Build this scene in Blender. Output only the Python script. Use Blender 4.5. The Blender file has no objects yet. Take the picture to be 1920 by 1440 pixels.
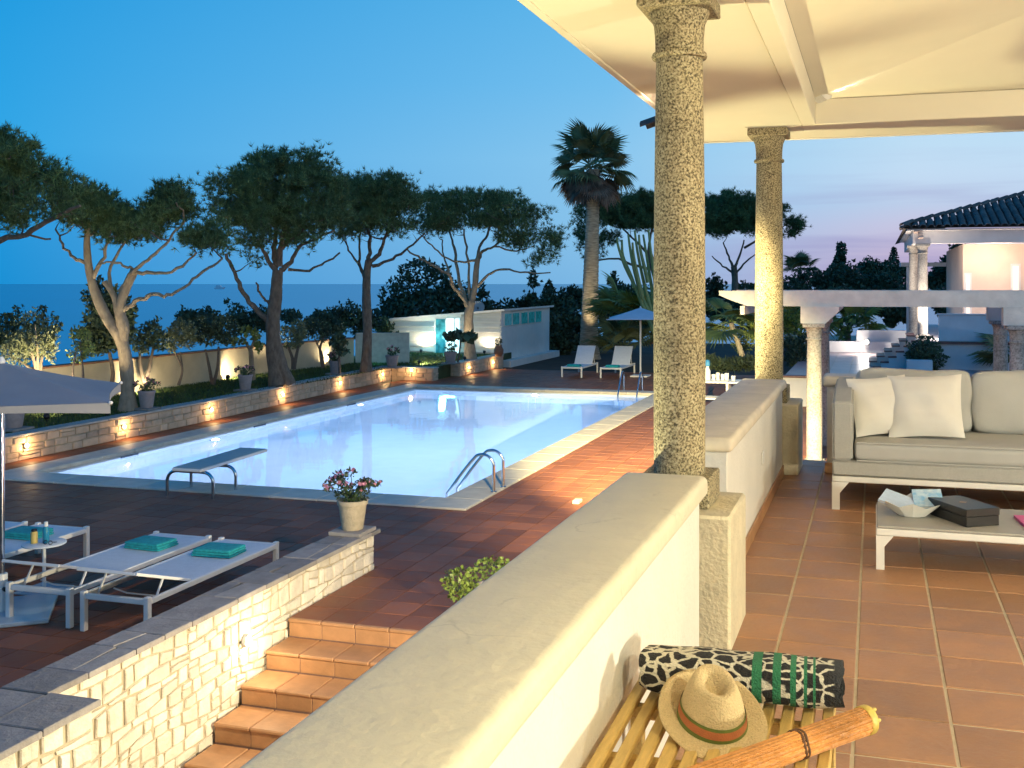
import bpy, bmesh, math, random
import numpy as np
from mathutils import Vector, Matrix
S = bpy.context.scene
COL = S.collection
R = math.radians
# ------------------------------------------------------------------ camera
PSI = math.atan(559/1925)                      # yaw left of the +Y axis of the terrace
cam_d = bpy.data.cameras.new('camera')
cam = bpy.data.objects.new('camera', cam_d); COL.objects.link(cam); S.camera = cam
cam.location = (0, 0, 1.5); cam.rotation_euler = (math.pi/2, 0, PSI)
cam_d.lens = 36*1925/1920; cam_d.shift_x = -0.0625; cam_d.shift_y = -188/1920
cam_d.clip_start = 0.05; cam_d.clip_end = 60000
# ------------------------------------------------------------------ sky
def lin(c): return tuple(((x/255)/12.92 if x/255 <= .04045 else ((x/255+.055)/1.055)**2.4) for x in c)
W = bpy.data.worlds.new('World'); S.world = W; W.use_nodes = True
nt = W.node_tree; nt.nodes.clear()
def N(t, tree=None, **kw):
    n = (tree or nt).nodes.new(t)
    for k, v in kw.items(): setattr(n, k, v)
    return n
out = N('ShaderNodeOutputWorld'); bg = N('ShaderNodeBackground'); tc = N('ShaderNodeTexCoord')
sep = N('ShaderNodeSeparateXYZ'); nt.links.new(tc.outputs['Generated'], sep.inputs[0])
def ramp(tree, pts, fac):
    n = tree.nodes.new('ShaderNodeValToRGB'); e = n.color_ramp.elements
    while len(e) > 1: e.remove(e[-1])
    e[0].position = pts[0][0]; e[0].color = (*pts[0][1], 1)
    for p, c in pts[1:]:
        q = e.new(p); q.color = (*c, 1)
    tree.links.new(fac, n.inputs[0]); return n
SKY_L = [(0, (10,142,212)), (.05, (16,148,218)), (.12, (38,164,230)), (.2, (30,158,226)), (.28, (0,150,222)), (.55, (6,108,186)), (1, (5,80,150))]
SKY_R = [(0, (198,172,202)), (.03, (200,186,214)), (.055, (198,198,226)), (.075, (188,206,234)), (.1, (194,219,243)), (.13, (190,222,245)), (.25, (150,206,243)), (.55, (50,140,208)), (1, (5,80,150))]
SKY_M = [(0, (126,184,228)), (.05, (136,194,234)), (.12, (136,198,238)), (.19, (114,190,238)), (.27, (96,182,234)), (.55, (24,122,198)), (1, (5,80,150))]
rm = ramp(nt, [(p, lin(c)) for p, c in SKY_M], sep.outputs[2])
rl = ramp(nt, [(p, lin(c)) for p, c in SKY_L], sep.outputs[2]); rr = ramp(nt, [(p, lin(c)) for p, c in SKY_R], sep.outputs[2])
dot = N('ShaderNodeVectorMath', operation='DOT_PRODUCT'); dot.inputs[1].default_value = (math.cos(PSI), math.sin(PSI), 0)
nt.links.new(tc.outputs['Generated'], dot.inputs[0])
mr = N('ShaderNodeMapRange'); mr.inputs[1].default_value = .03; mr.inputs[2].default_value = .31
ml = N('ShaderNodeMapRange'); ml.inputs[1].default_value = -.51; ml.inputs[2].default_value = .03; nt.links.new(dot.outputs['Value'], ml.inputs[0])
nt.links.new(dot.outputs['Value'], mr.inputs[0])
mx = N('ShaderNodeMix', data_type='RGBA'); nt.links.new(mr.outputs[0], mx.inputs[0])
ma_ = N('ShaderNodeMix', data_type='RGBA'); nt.links.new(ml.outputs[0], ma_.inputs[0]); nt.links.new(rl.outputs[0], ma_.inputs[6]); nt.links.new(rm.outputs[0], ma_.inputs[7])
nt.links.new(ma_.outputs[2], mx.inputs[6]); nt.links.new(rr.outputs[0], mx.inputs[7])
# thin lilac cirrus bands low on the western side
mp = N('ShaderNodeMapping'); mp.inputs['Scale'].default_value = (2.2, 2.2, 42); mp.inputs['Rotation'].default_value = (R(5), R(-4), 0)
nt.links.new(tc.outputs['Generated'], mp.inputs[0])
nz = N('ShaderNodeTexNoise'); nz.inputs['Scale'].default_value = 1.6; nz.inputs['Detail'].default_value = 4; nt.links.new(mp.outputs[0], nz.inputs[0])
c1 = N('ShaderNodeMapRange'); c1.inputs[1].default_value = .48; c1.inputs[2].default_value = .72; nt.links.new(nz.outputs[0], c1.inputs[0])
c2 = N('ShaderNodeMapRange', interpolation_type='SMOOTHSTEP'); c2.inputs[1].default_value = .15; c2.inputs[2].default_value = .02; nt.links.new(sep.outputs[2], c2.inputs[0])
c3 = N('ShaderNodeMath', operation='MULTIPLY'); nt.links.new(c1.outputs[0], c3.inputs[0]); nt.links.new(c2.outputs[0], c3.inputs[1])
c4 = N('ShaderNodeMath', operation='MULTIPLY'); nt.links.new(c3.outputs[0], c4.inputs[0]); nt.links.new(mr.outputs[0], c4.inputs[1])
c5 = N('ShaderNodeMath', operation='MULTIPLY'); nt.links.new(c4.outputs[0], c5.inputs[0]); c5.inputs[1].default_value = .8
mx2 = N('ShaderNodeMix', data_type='RGBA'); nt.links.new(c5.outputs[0], mx2.inputs[0]); nt.links.new(mx.outputs[2], mx2.inputs[6]); mx2.inputs[7].default_value = (*lin((150,150,200)), 1)
nish = N('ShaderNodeTexSky', sky_type='NISHITA'); nish.sun_disc = False; nish.sun_elevation = R(-2); nish.sun_rotation = R(40)
ad = N('ShaderNodeMix', data_type='RGBA', blend_type='ADD'); ad.inputs[0].default_value = .012
nt.links.new(mx2.outputs[2], ad.inputs[6]); nt.links.new(nish.outputs[0], ad.inputs[7])
nt.links.new(ad.outputs[2], bg.inputs[0]); bg.inputs[1].default_value = 1.0
nt.links.new(bg.outputs[0], out.inputs[0])
sun = bpy.data.lights.new('afterglow', 'SUN'); sun.energy = .04; sun.angle = R(25); sun.color = (1, .78, .75)
so = bpy.data.objects.new('afterglow', sun); COL.objects.link(so); so.rotation_euler = (R(84), 0, R(180-40))
# ------------------------------------------------------------------ picture
S.view_settings.view_transform = 'Standard'; S.view_settings.look = 'None'; S.view_settings.gamma = 1
S.view_settings.exposure = 0; S.view_settings.use_curve_mapping = False
S.render.engine = 'CYCLES'
cy = S.cycles; cy.use_denoising = True; cy.max_bounces = 8; cy.diffuse_bounces = 4; cy.glossy_bounces = 3
cy.transparent_max_bounces = 12; cy.caustics_reflective = False; cy.caustics_refractive = False; cy.sample_clamp_indirect = 4
try: cy.denoiser = 'OPENIMAGEDENOISE'
except Exception: pass

# ------------------------------------------------------------------ pixels -> metres (where a thing seen in the photograph stands)
DX, DY = -math.sin(PSI), math.cos(PSI); RX, RY = math.cos(PSI), math.sin(PSI)
def at(u, v, D):
    L = (u-1080)/1925*D
    return Vector((D*DX+L*RX, D*DY+L*RY, 1.5-(v-532)/1925*D))
def depth(x, y): return x*DX+y*DY
def atz(u, v, z): return at(u, v, 1925*(1.5-z)/(v-532))
# ------------------------------------------------------------------ materials
def mat(name, col, rough=.6, var=.12, scale=6, bump=0, bscale=None, metal=0, island=0, objvar=0, col2=None, spec=.5, emit=None, estr=0, trans=0, detail=4, aniso=None, rough2=None, tint=None, big=.06, cracks=0):
    m = bpy.data.materials.new(name); m.use_nodes = True; t = m.node_tree; b = t.nodes['Principled BSDF']
    b.inputs['Roughness'].default_value = rough; b.inputs['Metallic'].default_value = metal
    b.inputs['Specular IOR Level'].default_value = spec
    geo = N('ShaderNodeNewGeometry', t); pos = geo.outputs['Position']
    if aniso:
        mpn = N('ShaderNodeMapping', t); mpn.inputs['Scale'].default_value = aniso; t.links.new(pos, mpn.inputs[0]); pos = mpn.outputs[0]
    nz = N('ShaderNodeTexNoise', t); nz.inputs['Scale'].default_value = scale; nz.inputs['Detail'].default_value = detail; t.links.new(pos, nz.inputs[0])
    a = col2 if col2 else tuple(c*(1-var) for c in col); d = col if col2 else tuple(min(1, c*(1+var)) for c in col)
    cr = ramp(t, [(.3, a), (.7, d)], nz.outputs[0]); o = cr.outputs[0]
    if big:
        nb_ = N('ShaderNodeTexNoise', t); nb_.inputs['Scale'].default_value = scale*.21; nb_.inputs['Detail'].default_value = 5; nb_.inputs['Roughness'].default_value = .65; t.links.new(geo.outputs['Position'], nb_.inputs[0])
        mb_ = N('ShaderNodeMapRange', t); mb_.inputs[1].default_value = .3; mb_.inputs[2].default_value = .7; mb_.inputs[3].default_value = 1-big; mb_.inputs[4].default_value = 1+big*.6; t.links.new(nb_.outputs[0], mb_.inputs[0])
        sb_ = N('ShaderNodeVectorMath', t, operation='SCALE'); t.links.new(o, sb_.inputs[0]); t.links.new(mb_.outputs[0], sb_.inputs['Scale']); o = sb_.outputs[0]
    if cracks:                                                          # hairline cracks and rubbed grey patches
        wv_ = N('ShaderNodeTexNoise', t); wv_.inputs['Scale'].default_value = 5; wv_.inputs['Detail'].default_value = 6; t.links.new(geo.outputs['Position'], wv_.inputs[0])
        wa_ = N('ShaderNodeVectorMath', t, operation='MULTIPLY_ADD'); wa_.inputs[1].default_value = (.22,)*3; t.links.new(wv_.outputs['Color'], wa_.inputs[0]); t.links.new(geo.outputs['Position'], wa_.inputs[2])
        vc_ = N('ShaderNodeTexVoronoi', t); vc_.feature = 'DISTANCE_TO_EDGE'; vc_.inputs['Scale'].default_value = 2.3; t.links.new(wa_.outputs[0], vc_.inputs['Vector'])
        lm_ = N('ShaderNodeMapRange', t); lm_.inputs[1].default_value = .0; lm_.inputs[2].default_value = .014; lm_.inputs[3].default_value = cracks; lm_.inputs[4].default_value = 0; t.links.new(vc_.outputs['Distance'], lm_.inputs[0])
        wm_ = N('ShaderNodeMapRange', t); wm_.inputs[1].default_value = .52; wm_.inputs[2].default_value = .62; t.links.new(wv_.outputs[0], wm_.inputs[0])
        cm_ = N('ShaderNodeMath', t, operation='MULTIPLY'); t.links.new(lm_.outputs[0], cm_.inputs[0]); t.links.new(wm_.outputs[0], cm_.inputs[1])
        cx_ = N('ShaderNodeMix', t, data_type='RGBA'); t.links.new(cm_.outputs[0], cx_.inputs[0]); t.links.new(o, cx_.inputs[6]); cx_.inputs[7].default_value = (*[c*.42 for c in col], 1); o = cx_.outputs[2]
    if island or objvar:
        src = geo.outputs['Random Per Island'] if island else N('ShaderNodeObjectInfo', t).outputs['Random']
        k = island or objvar
        mrn = N('ShaderNodeMapRange', t); mrn.inputs[3].default_value = 1-k; mrn.inputs[4].default_value = 1+k; t.links.new(src, mrn.inputs[0])
        mm = N('ShaderNodeVectorMath', t, operation='SCALE'); t.links.new(o, mm.inputs[0]); t.links.new(mrn.outputs[0], mm.inputs['Scale']); o = mm.outputs[0]
    t.links.new(o, b.inputs['Base Color'])
    if tint: b.inputs['Specular Tint'].default_value = (*tint, 1)
    if rough2 is not None:
        rr_ = N('ShaderNodeMapRange', t); rr_.inputs[1].default_value = .35; rr_.inputs[2].default_value = .65
        rr_.inputs[3].default_value = rough; rr_.inputs[4].default_value = rough2; t.links.new(nz.outputs[0], rr_.inputs[0]); t.links.new(rr_.outputs[0], b.inputs['Roughness'])
    if bump:
        n2 = N('ShaderNodeTexNoise', t); n2.inputs['Scale'].default_value = bscale or scale*3; n2.inputs['Detail'].default_value = 5; t.links.new(pos, n2.inputs[0])
        bp = N('ShaderNodeBump', t); bp.inputs['Strength'].default_value = min(1, bump); bp.inputs['Distance'].default_value = .01 if bump <= 1 else .01*bump
        t.links.new(n2.outputs[0], bp.inputs['Height']); t.links.new(bp.outputs[0], b.inputs['Normal'])
    if emit:
        b.inputs['Emission Color'].default_value = (*emit, 1); b.inputs['Emission Strength'].default_value = estr
    if trans: b.inputs['Transmission Weight'].default_value = trans
    return m
def voronoi_mat(name, cols, scale, rough=.8, bump=.5, pos=(.0, .5)):
    """speckled granite: mica, feldspar and quartz grains"""
    m = bpy.data.materials.new(name); m.use_nodes = True; t = m.node_tree; b = t.nodes['Principled BSDF']; b.inputs['Roughness'].default_value = rough
    geo = N('ShaderNodeNewGeometry', t); vo = N('ShaderNodeTexNoise', t); vo.inputs['Scale'].default_value = scale; vo.inputs['Detail'].default_value = 3; vo.inputs['Roughness'].default_value = .62
    t.links.new(geo.outputs['Position'], vo.inputs[0])
    n = len(cols); cr = ramp(t, [(.36+.28*i/(n-1), c) for i, c in enumerate(cols)], vo.outputs[0])
    big = N('ShaderNodeTexNoise', t); big.inputs['Scale'].default_value = 3.5; big.inputs['Detail'].default_value = 3; t.links.new(geo.outputs['Position'], big.inputs[0])
    mr_ = N('ShaderNodeMapRange', t); mr_.inputs[1].default_value = .3; mr_.inputs[2].default_value = .7; mr_.inputs[3].default_value = .75; mr_.inputs[4].default_value = 1.2; t.links.new(big.outputs[0], mr_.inputs[0])
    sc = N('ShaderNodeVectorMath', t, operation='SCALE'); t.links.new(cr.outputs[0], sc.inputs[0]); t.links.new(mr_.outputs[0], sc.inputs['Scale']); t.links.new(sc.outputs[0], b.inputs['Base Color'])
    bp = N('ShaderNodeBump', t); bp.inputs['Strength'].default_value = bump; bp.inputs['Distance'].default_value = .006; t.links.new(vo.outputs[0], bp.inputs['Height']); t.links.new(bp.outputs[0], b.inputs['Normal'])
    return m
def glow(name, col, s):
    m = bpy.data.materials.new(name); m.use_nodes = True; b = m.node_tree.nodes['Principled BSDF']; b.inputs['Base Color'].default_value = (.8, .8, .8, 1)
    b.inputs['Emission Color'].default_value = (*col, 1); b.inputs['Emission Strength'].default_value = s; return m
M = {}
M['plaster'] = mat('cream plaster', (.80,.77,.69), .75, .05, 3, .35, 45, big=.07, cracks=.15)
M['cap'] = mat('cream screed coping', (.76,.70,.52), .6, .10, 6, .5, 26, col2=(.70,.65,.49), big=.06, cracks=.3)
M['capwarm'] = mat('beige coping', (.70,.62,.49), .6, .10, 6, .4, 30, big=.10, cracks=.3)
M['rough_plaster'] = mat('rough plaster pedestal', (.66,.59,.42), .85, .10, 9, 1, 55)
M['soffit'] = mat('cream painted soffit', (.82,.755,.59), .8, .02, 2, .08, 40)
M['granite'] = voronoi_mat('speckled granite', [(.05,.042,.026), (.15,.125,.07), (.31,.26,.15), (.40,.345,.21), (.50,.44,.29)], 105, .85, .8)
M['granite_far'] = voronoi_mat('grey granite', [(.22,.21,.19), (.32,.31,.28), (.39,.38,.34), (.46,.44,.40)], 34, .85, .5)
M['terra'] = mat('terracotta floor tile', (.32,.168,.092), .42, .12, 7, .3, 40, objvar=.14, rough2=.55, big=.14)
M['terra_step'] = mat('ochre terracotta step', (.42,.225,.105), .5, .12, 9, .2, 40, objvar=.12)
M['terra_all'] = mat('terracotta tile field', (.32,.168,.092), .45, .12, 7, .3, 40, island=.14, big=.14)
M['grout'] = mat('sandy grout', (.50,.43,.32), .9, .1, 20)
M['deck'] = mat('red brown deck tile', (.25,.096,.05), .46, .14, 6, .2, 30, objvar=.28, rough2=.6, spec=.25, big=.14)
M['deck_all'] = mat('red brown deck tile field', (.25,.096,.05), .46, .14, 6, .2, 30, island=.17, rough2=.6, spec=.25, big=.14)
M['deck_grout'] = mat('deck grout', (.22,.13,.10), .9, .1, 20)
M['coping'] = mat('travertine pool coping', (.62,.57,.46), .55, .10, 5, .3, 30, objvar=.06)
M['stone'] = mat('cream limestone', (.72,.66,.53), .85, .13, 9, 1, 34, objvar=.16, big=.16)
M['mortar'] = mat('pale lime mortar', (.46,.40,.28), .95, .12, 12, .8, 50)
M['slab'] = mat('grey flagstone cap', (.27,.255,.235), .8, .15, 8, .8, 30, objvar=.2)
M['stone2'] = mat('tan garden wall stone', (.56,.43,.31), .85, .14, 7, .9, 25, objvar=.16)
M['slab2'] = mat('grey wall coping', (.42,.40,.37), .8, .12, 8, .5, 30, objvar=.1)
M['white'] = mat('white powder coat', (.80,.79,.75), .35, .02, 10)
M['mesh_white'] = mat('white mesh fabric', (.72,.76,.78), .7, .04, 60, .3, 400)
M['turq'] = mat('turquoise terry', (.02,.42,.45), .95, .2, 30, 1, 300)
M['steel'] = mat('polished steel', (.62,.64,.66), .16, .05, 10, metal=1)
M['teal_board'] = mat('board grip', (.40,.48,.46), .8, .1, 60, .5, 300)
M['poolwall'] = mat('pool plaster', (.80,.86,.90), .5, .03, 3)
M['sofa'] = mat('sand grey weave', (.42,.42,.40), .9, .05, 90, .5, 300)
M['cushion'] = mat('grey beige canvas', (.45,.45,.435), .9, .05, 4, .4, 250)
M['pillow'] = mat('ivory canvas', (.80,.77,.71), .9, .04, 5, .4, 250)
M['tabletop'] = mat('grey table top', (.34,.33,.31), .5, .05, 20)
M['black_box'] = mat('black card', (.012,.012,.014), .35, .1, 10)
M['emblem'] = mat('bronze print', (.30,.19,.10), .4, .1, 30)
M['pink'] = mat('pink cover', (.62,.05,.24), .4, .1, 8)
M['paper'] = mat('white paper', (.80,.79,.74), .7, .03, 10)
M['bluepaper'] = mat('blue print', (.16,.40,.68), .4, .3, 24, col2=(.6,.72,.82))
M['bluepaper2'] = mat('pale blue print', (.50,.62,.80), .4, .08, 30)
M['wood'] = mat('honey wood', (.52,.35,.11), .5, .14, 8, .3, 60, objvar=.08, aniso=(14,2,14))
M['straw'] = mat('straw weave', (.64,.49,.26), .85, .09, 240, .9, 210, big=.08)
M['ribbon'] = mat('rust ribbon', (.36,.11,.035), .7, .08, 60, .3, 300)
M['ribbon_g'] = mat('olive ribbon edge', (.10,.13,.02), .7, .08, 60)
M['cane'] = mat('split cane', (.46,.20,.05), .5, .35, 9, .8, 60, island=.25)
M['cane_end'] = mat('gold cane ring', (.50,.37,.08), .5, .1, 30, .4, 60)
M['twine'] = mat('dark twine', (.10,.05,.025), .9, .2, 60)
M['bark'] = mat('pine bark', (.19,.145,.105), .95, .3, 14, 2.5, 26, aniso=(1,1,.45))
M['bark_pale'] = mat('pale bark', (.34,.27,.19), .95, .22, 14, 1.5, 30, aniso=(1,1,.5))
M['twig'] = mat('twig', (.15,.115,.09), .95, .2, 20)
M['needle'] = mat('pine needles', (.095,.165,.058), .75, .3, 1.2, island=.45)
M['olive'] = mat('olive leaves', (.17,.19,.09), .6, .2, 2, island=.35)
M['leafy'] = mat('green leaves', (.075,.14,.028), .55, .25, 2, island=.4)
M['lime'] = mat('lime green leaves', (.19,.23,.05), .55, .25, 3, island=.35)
M['lime_lit'] = mat('lamplit yellow green leaves', (.20,.28,.05), .5, .2, 3, island=.3)  # brighter than the plain lime leaves: lamplight put into the colour
M['bwall'] = mat('ochre cream render', (.52,.44,.30), .85, .12, 2.5, .4, 20)
M['dark'] = mat('dark evergreen leaves', (.055,.085,.04), .7, .3, 1, island=.4)
M['frond'] = mat('palm frond', (.14,.17,.065), .6, .2, 3, island=.25)
M['deadfrond'] = mat('dry palm frond', (.17,.12,.085), .9, .25, 3, island=.3)
M['flower'] = mat('pink blossom', (.60,.25,.34), .6, .3, 20, island=.4)
M['palmbark'] = mat('ringed palm trunk', (.42,.34,.23), .95, .45, 4, 3, 16, aniso=(1,1,6))
M['cactus'] = mat('pale green cactus', (.26,.33,.12), .6, .15, 5)
M['grass'] = mat('mown lawn', (.045,.065,.018), .9, .35, 3, 1, 60)
M['earth'] = mat('dark ground', (.05,.045,.03), .95, .3, 1.5, 1, 10)
M['pot'] = mat('stone planter', (.50,.43,.30), .85, .12, 18, .9, 50)
M['pot_grey'] = mat('grey clay planter', (.33,.29,.29), .85, .1, 16, .7, 40)
M['pot_red'] = mat('terracotta jar', (.30,.14,.08), .8, .1, 16, .5, 40)
M['siding'] = mat('cream siding', (.80,.76,.66), .6, .04, 4, objvar=.05)
M['cabinwhite'] = mat('white render', (.80,.79,.75), .8, .04, 3, .2, 40)
M['cyanglass'] = mat('aqua lit glass', (.05,.24,.28), .1, .6, 6, emit=(.02,.36,.42), estr=.14, detail=2)
M['doorglow'] = glow('lit door pane', (.55,.95,1.0), 1.5)
M['umbrella'] = mat('grey white canvas', (.30,.305,.32), .85, .03, 5, .2, 120)
M['umbrella2'] = mat('pale canvas', (.66,.72,.78), .85, .03, 5)
M['glass_blue'] = mat('frosted base slab', (.40,.52,.60), .25, .05, 5)
M['concrete'] = mat('pale concrete', (.68,.66,.59), .8, .12, 5, .5, 30)
M['pinkwall'] = mat('salmon plaster', (.66,.53,.45), .85, .05, 3, .2, 50)
M['whitewall'] = mat('white plaster', (.66,.66,.67), .8, .10, 2, .3, 40)
M['plaza'] = mat('lilac paving', (.40,.33,.34), .3, .12, 5, .2, 20, objvar=.08)
M['tread'] = mat('dark red tread', (.16,.07,.06), .5, .1, 10)
M['rooftile'] = mat('weathered roof tile', (.12,.105,.09), .8, .25, 12, .8, 40, objvar=.35)
M['doorwood'] = mat('warm door', (.52,.30,.14), .5, .1, 8)
M['dark_metal'] = mat('dark metal', (.03,.03,.035), .4, .1, 20, metal=.6)
M['bluecap'] = mat('blue plastic', (.05,.25,.5), .3, .05, 10)
M['yellowwax'] = mat('yellow jar', (.55,.42,.12), .4, .1, 30)
M['bluebottle'] = mat('blue bottle', (.02,.22,.36), .15, .1, 10)
M['vent'] = mat('skimmer slot', (.12,.16,.22), .6, .1, 10)
M['lampwarm'] = glow('warm lamp lens', (1,.72,.32), 14)
M['lampwhite'] = glow('white lamp lens', (1,.95,.85), 22)
M['lamppool'] = glow('pool lamp lens', (.95,.97,1), 9)
# ------------------------------------------------------------------ building blocks
class MB:
    """collects faces, then links them as ONE mesh object"""
    def __init__(s): s.v = []; s.f = []
    def add(s, vs, fs):
        k = len(s.v); s.v += [tuple(p) for p in vs]; s.f += [tuple(i+k for i in f) for f in fs]; return s
    def box(s, x0, y0, z0, x1, y1, z1, b=0, mx=None):
        x0, x1 = min(x0, x1), max(x0, x1); y0, y1 = min(y0, y1), max(y0, y1); z0, z1 = min(z0, z1), max(z0, z1)
        b = min(b, (x1-x0)*.45, (y1-y0)*.45, (z1-z0)*.45)
        lo = (x0, y0, z0); hi = (x1, y1, z1)
        if b <= 0:
            vs = [(x0,y0,z0),(x1,y0,z0),(x1,y1,z0),(x0,y1,z0),(x0,y0,z1),(x1,y0,z1),(x1,y1,z1),(x0,y1,z1)]
            fs = [(0,3,2,1),(4,5,6,7),(0,1,5,4),(1,2,6,5),(2,3,7,6),(3,0,4,7)]
        else:
            vs = []; ix = {}
            for i in (0,1):
                for j in (0,1):
                    for k in (0,1):
                        c = [hi[a] if q else lo[a] for a, q in enumerate((i,j,k))]; sg = [(-1 if q else 1) for q in (i,j,k)]
                        for ax in range(3):
                            p = [c[a] if a == ax else c[a]+sg[a]*b for a in range(3)]
                            ix[(i,j,k,ax)] = len(vs); vs.append(p)
            fs = []
            for q in (0,1):
                for ax in range(3):
                    o = [a for a in range(3) if a != ax]; l = []
                    for m, n in ((0,0),(1,0),(1,1),(0,1)):
                        key = [0,0,0]; key[ax] = q; key[o[0]] = m; key[o[1]] = n; l.append(ix[(*key, ax)])
                    fs.append(l)
            for ax in range(3):
                o = [a for a in range(3) if a != ax]
                for m in (0,1):
                    for n in (0,1):
                        a0 = [0,0,0]; a0[o[0]] = m; a0[o[1]] = n; a1 = list(a0); a1[ax] = 1
                        fs.append([ix[(*a0, o[0])], ix[(*a1, o[0])], ix[(*a1, o[1])], ix[(*a0, o[1])]])
            for i in (0,1):
                for j in (0,1):
                    for k in (0,1): fs.append([ix[(i,j,k,0)], ix[(i,j,k,1)], ix[(i,j,k,2)]])
            c0 = Vector([(lo[a]+hi[a])/2 for a in range(3)])
            for n, f in enumerate(fs):
                p = [Vector(vs[i]) for i in f]; nn = (p[1]-p[0]).cross(p[2]-p[0]); ce = sum(p, Vector())/len(p)
                if nn.dot(ce-c0) < 0: fs[n] = f[::-1]
        if mx is not None: vs = [mx @ Vector(p) for p in vs]
        return s.add(vs, fs)
    def bar(s, a, b, w, h, bev=0, up=(0,0,1)):
        a, b = Vector(a), Vector(b); d = (b-a); L = d.length; d.normalize(); u = Vector(up); x = d.cross(u)
        if x.length < 1e-4: x = d.cross(Vector((1,0,0)))
        x.normalize(); u = x.cross(d); mx = Matrix((x, d, u)).transposed().to_4x4(); mx.translation = a
        return s.box(-w/2, 0, -h/2, w/2, L, h/2, bev, mx)
    def tube(s, pts, r, n=8, caps=True):
        pts = [Vector(p) for p in pts]; m = len(pts); rs = r if isinstance(r, (list, tuple)) else [r]*m
        vs = []; fs = []; ref = None
        for i, p in enumerate(pts):
            t = (pts[min(i+1, m-1)]-pts[max(i-1, 0)]); t = t.normalized() if t.length > 1e-9 else Vector((0,0,1))
            if ref is None: ref = t.cross(Vector((.3,.9,.2))) if abs(t.z) > .9 else t.cross(Vector((0,0,1)))
            ref = (ref - t*ref.dot(t)); ref = ref.normalized() if ref.length > 1e-6 else t.orthogonal().normalized()
            b = t.cross(ref)
            for k in range(n):
                a = 2*math.pi*k/n; vs.append(p+(ref*math.cos(a)+b*math.sin(a))*rs[i])
        for i in range(m-1):
            for k in range(n):
                k2 = (k+1) % n; fs.append((i*n+k, i*n+k2, (i+1)*n+k2, (i+1)*n+k))
        if caps: fs.append(tuple(range(n))[::-1]); fs.append(tuple((m-1)*n+k for k in range(n)))
        return s.add(vs, fs)
    def lathe(s, prof, n=24, c=(0,0,0), closed=True, wob=None):
        vs = []; fs = []; m = len(prof)
        for r, z in prof:
            for k in range(n):
                a = 2*math.pi*k/n; q = r*(wob(a, z) if wob else 1); vs.append((c[0]+q*math.cos(a), c[1]+q*math.sin(a), c[2]+z))
        for i in range(m-1):
            for k in range(n):
                k2 = (k+1) % n; fs.append((i*n+k, i*n+k2, (i+1)*n+k2, (i+1)*n+k))
        if closed: fs.append(tuple(range(n))[::-1]); fs.append(tuple((m-1)*n+k for k in range(n)))
        return s.add(vs, fs)
    def prism(s, poly, ax, a0, a1):
        """polygon in the two other axes, extruded along ax from a0 to a1"""
        o = [i for i in range(3) if i != ax]; n = len(poly); vs = []
        for q in (a0, a1):
            for p in poly:
                c = [0,0,0]; c[ax] = q; c[o[0]] = p[0]; c[o[1]] = p[1]; vs.append(c)
        fs = [tuple(range(n))[::-1], tuple(range(n, 2*n))]+[(i, (i+1) % n, n+(i+1) % n, n+i) for i in range(n)]
        return s.add(vs, fs)
    def build(s, name, m, parent=None, smooth=False, local=False, recalc=True):
        off = Vector((0,0,0))
        if parent is not None and not local:
            q = parent
            while q is not None: off += q.location; q = q.parent
        me = bpy.data.meshes.new(name); me.from_pydata([(p[0]-off.x, p[1]-off.y, p[2]-off.z) for p in s.v], [], s.f)
        if recalc:
            bm = bmesh.new(); bm.from_mesh(me); bmesh.ops.recalc_face_normals(bm, faces=bm.faces); bm.to_mesh(me); bm.free()
        return link(name, me, m, parent, smooth)
def link(name, me, m, parent=None, smooth=False):
    if m is not None and not me.materials: me.materials.append(M[m] if isinstance(m, str) else m)
    if smooth:
        me.polygons.foreach_set('use_smooth', [True]*len(me.polygons))
        if smooth != 'all':
            try: me.set_sharp_from_angle(angle=R(40))
            except Exception: pass
    o = bpy.data.objects.new(name, me); COL.objects.link(o)
    if parent is not None: o.parent = parent
    return o
def fast_mesh(name, verts, k):
    """numpy verts (n*k,3): n separate k-gons"""
    verts = np.asarray(verts, dtype=np.float32).reshape(-1, 3); nv = len(verts); nf = nv//k
    me = bpy.data.meshes.new(name); me.vertices.add(nv); me.vertices.foreach_set('co', verts.ravel())
    me.loops.add(nv); me.loops.foreach_set('vertex_index', np.arange(nv, dtype=np.int32))
    me.polygons.add(nf); me.polygons.foreach_set('loop_start', np.arange(0, nv, k, dtype=np.int32))
    me.update(calc_edges=True); return me
def tag(o, label=None, cat=None, group=None, kind=None):
    if label: o['label'] = label
    if cat: o['category'] = cat
    if group: o['group'] = group
    if kind: o['kind'] = kind
    return o
def thing(name, label, cat, loc=(0,0,0), group=None, rz=0):
    o = bpy.data.objects.new(name, None); COL.objects.link(o); o.location = loc; o.rotation_euler = (0,0,rz); o.empty_display_size = .2
    return tag(o, label, cat, group)
def copy_tree(o, parent=None):
    c = o.copy(); COL.objects.link(c); c.parent = parent
    for ch in list(o.children): copy_tree(ch, c)
    return c
def dup(o, loc, rz=None, label=None, scale=None):
    c = copy_tree(o); c.location = loc
    if rz is not None: c.rotation_euler = (0,0,rz)
    if scale: c.scale = (scale,)*3
    if label: c['label'] = label
    return c
def light(name, kind, loc, power, col, parent=None, target=None, size=.05, angle=60, blend=.5):
    l = bpy.data.lights.new(name, kind); l.energy = power; l.color = col
    if kind in ('POINT', 'SPOT'): l.shadow_soft_size = size
    if kind == 'SPOT': l.spot_size = R(angle); l.spot_blend = blend
    if kind == 'AREA': l.size = size
    o = bpy.data.objects.new(name, l); COL.objects.link(o); off = Vector((0,0,0))
    if parent is not None: o.parent = parent; off = parent.location
    o.location = Vector(loc)-off
    if target is not None: o.rotation_euler = (Vector(target)-Vector(loc)).to_track_quat('-Z', 'Y').to_euler()
    return o
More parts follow.
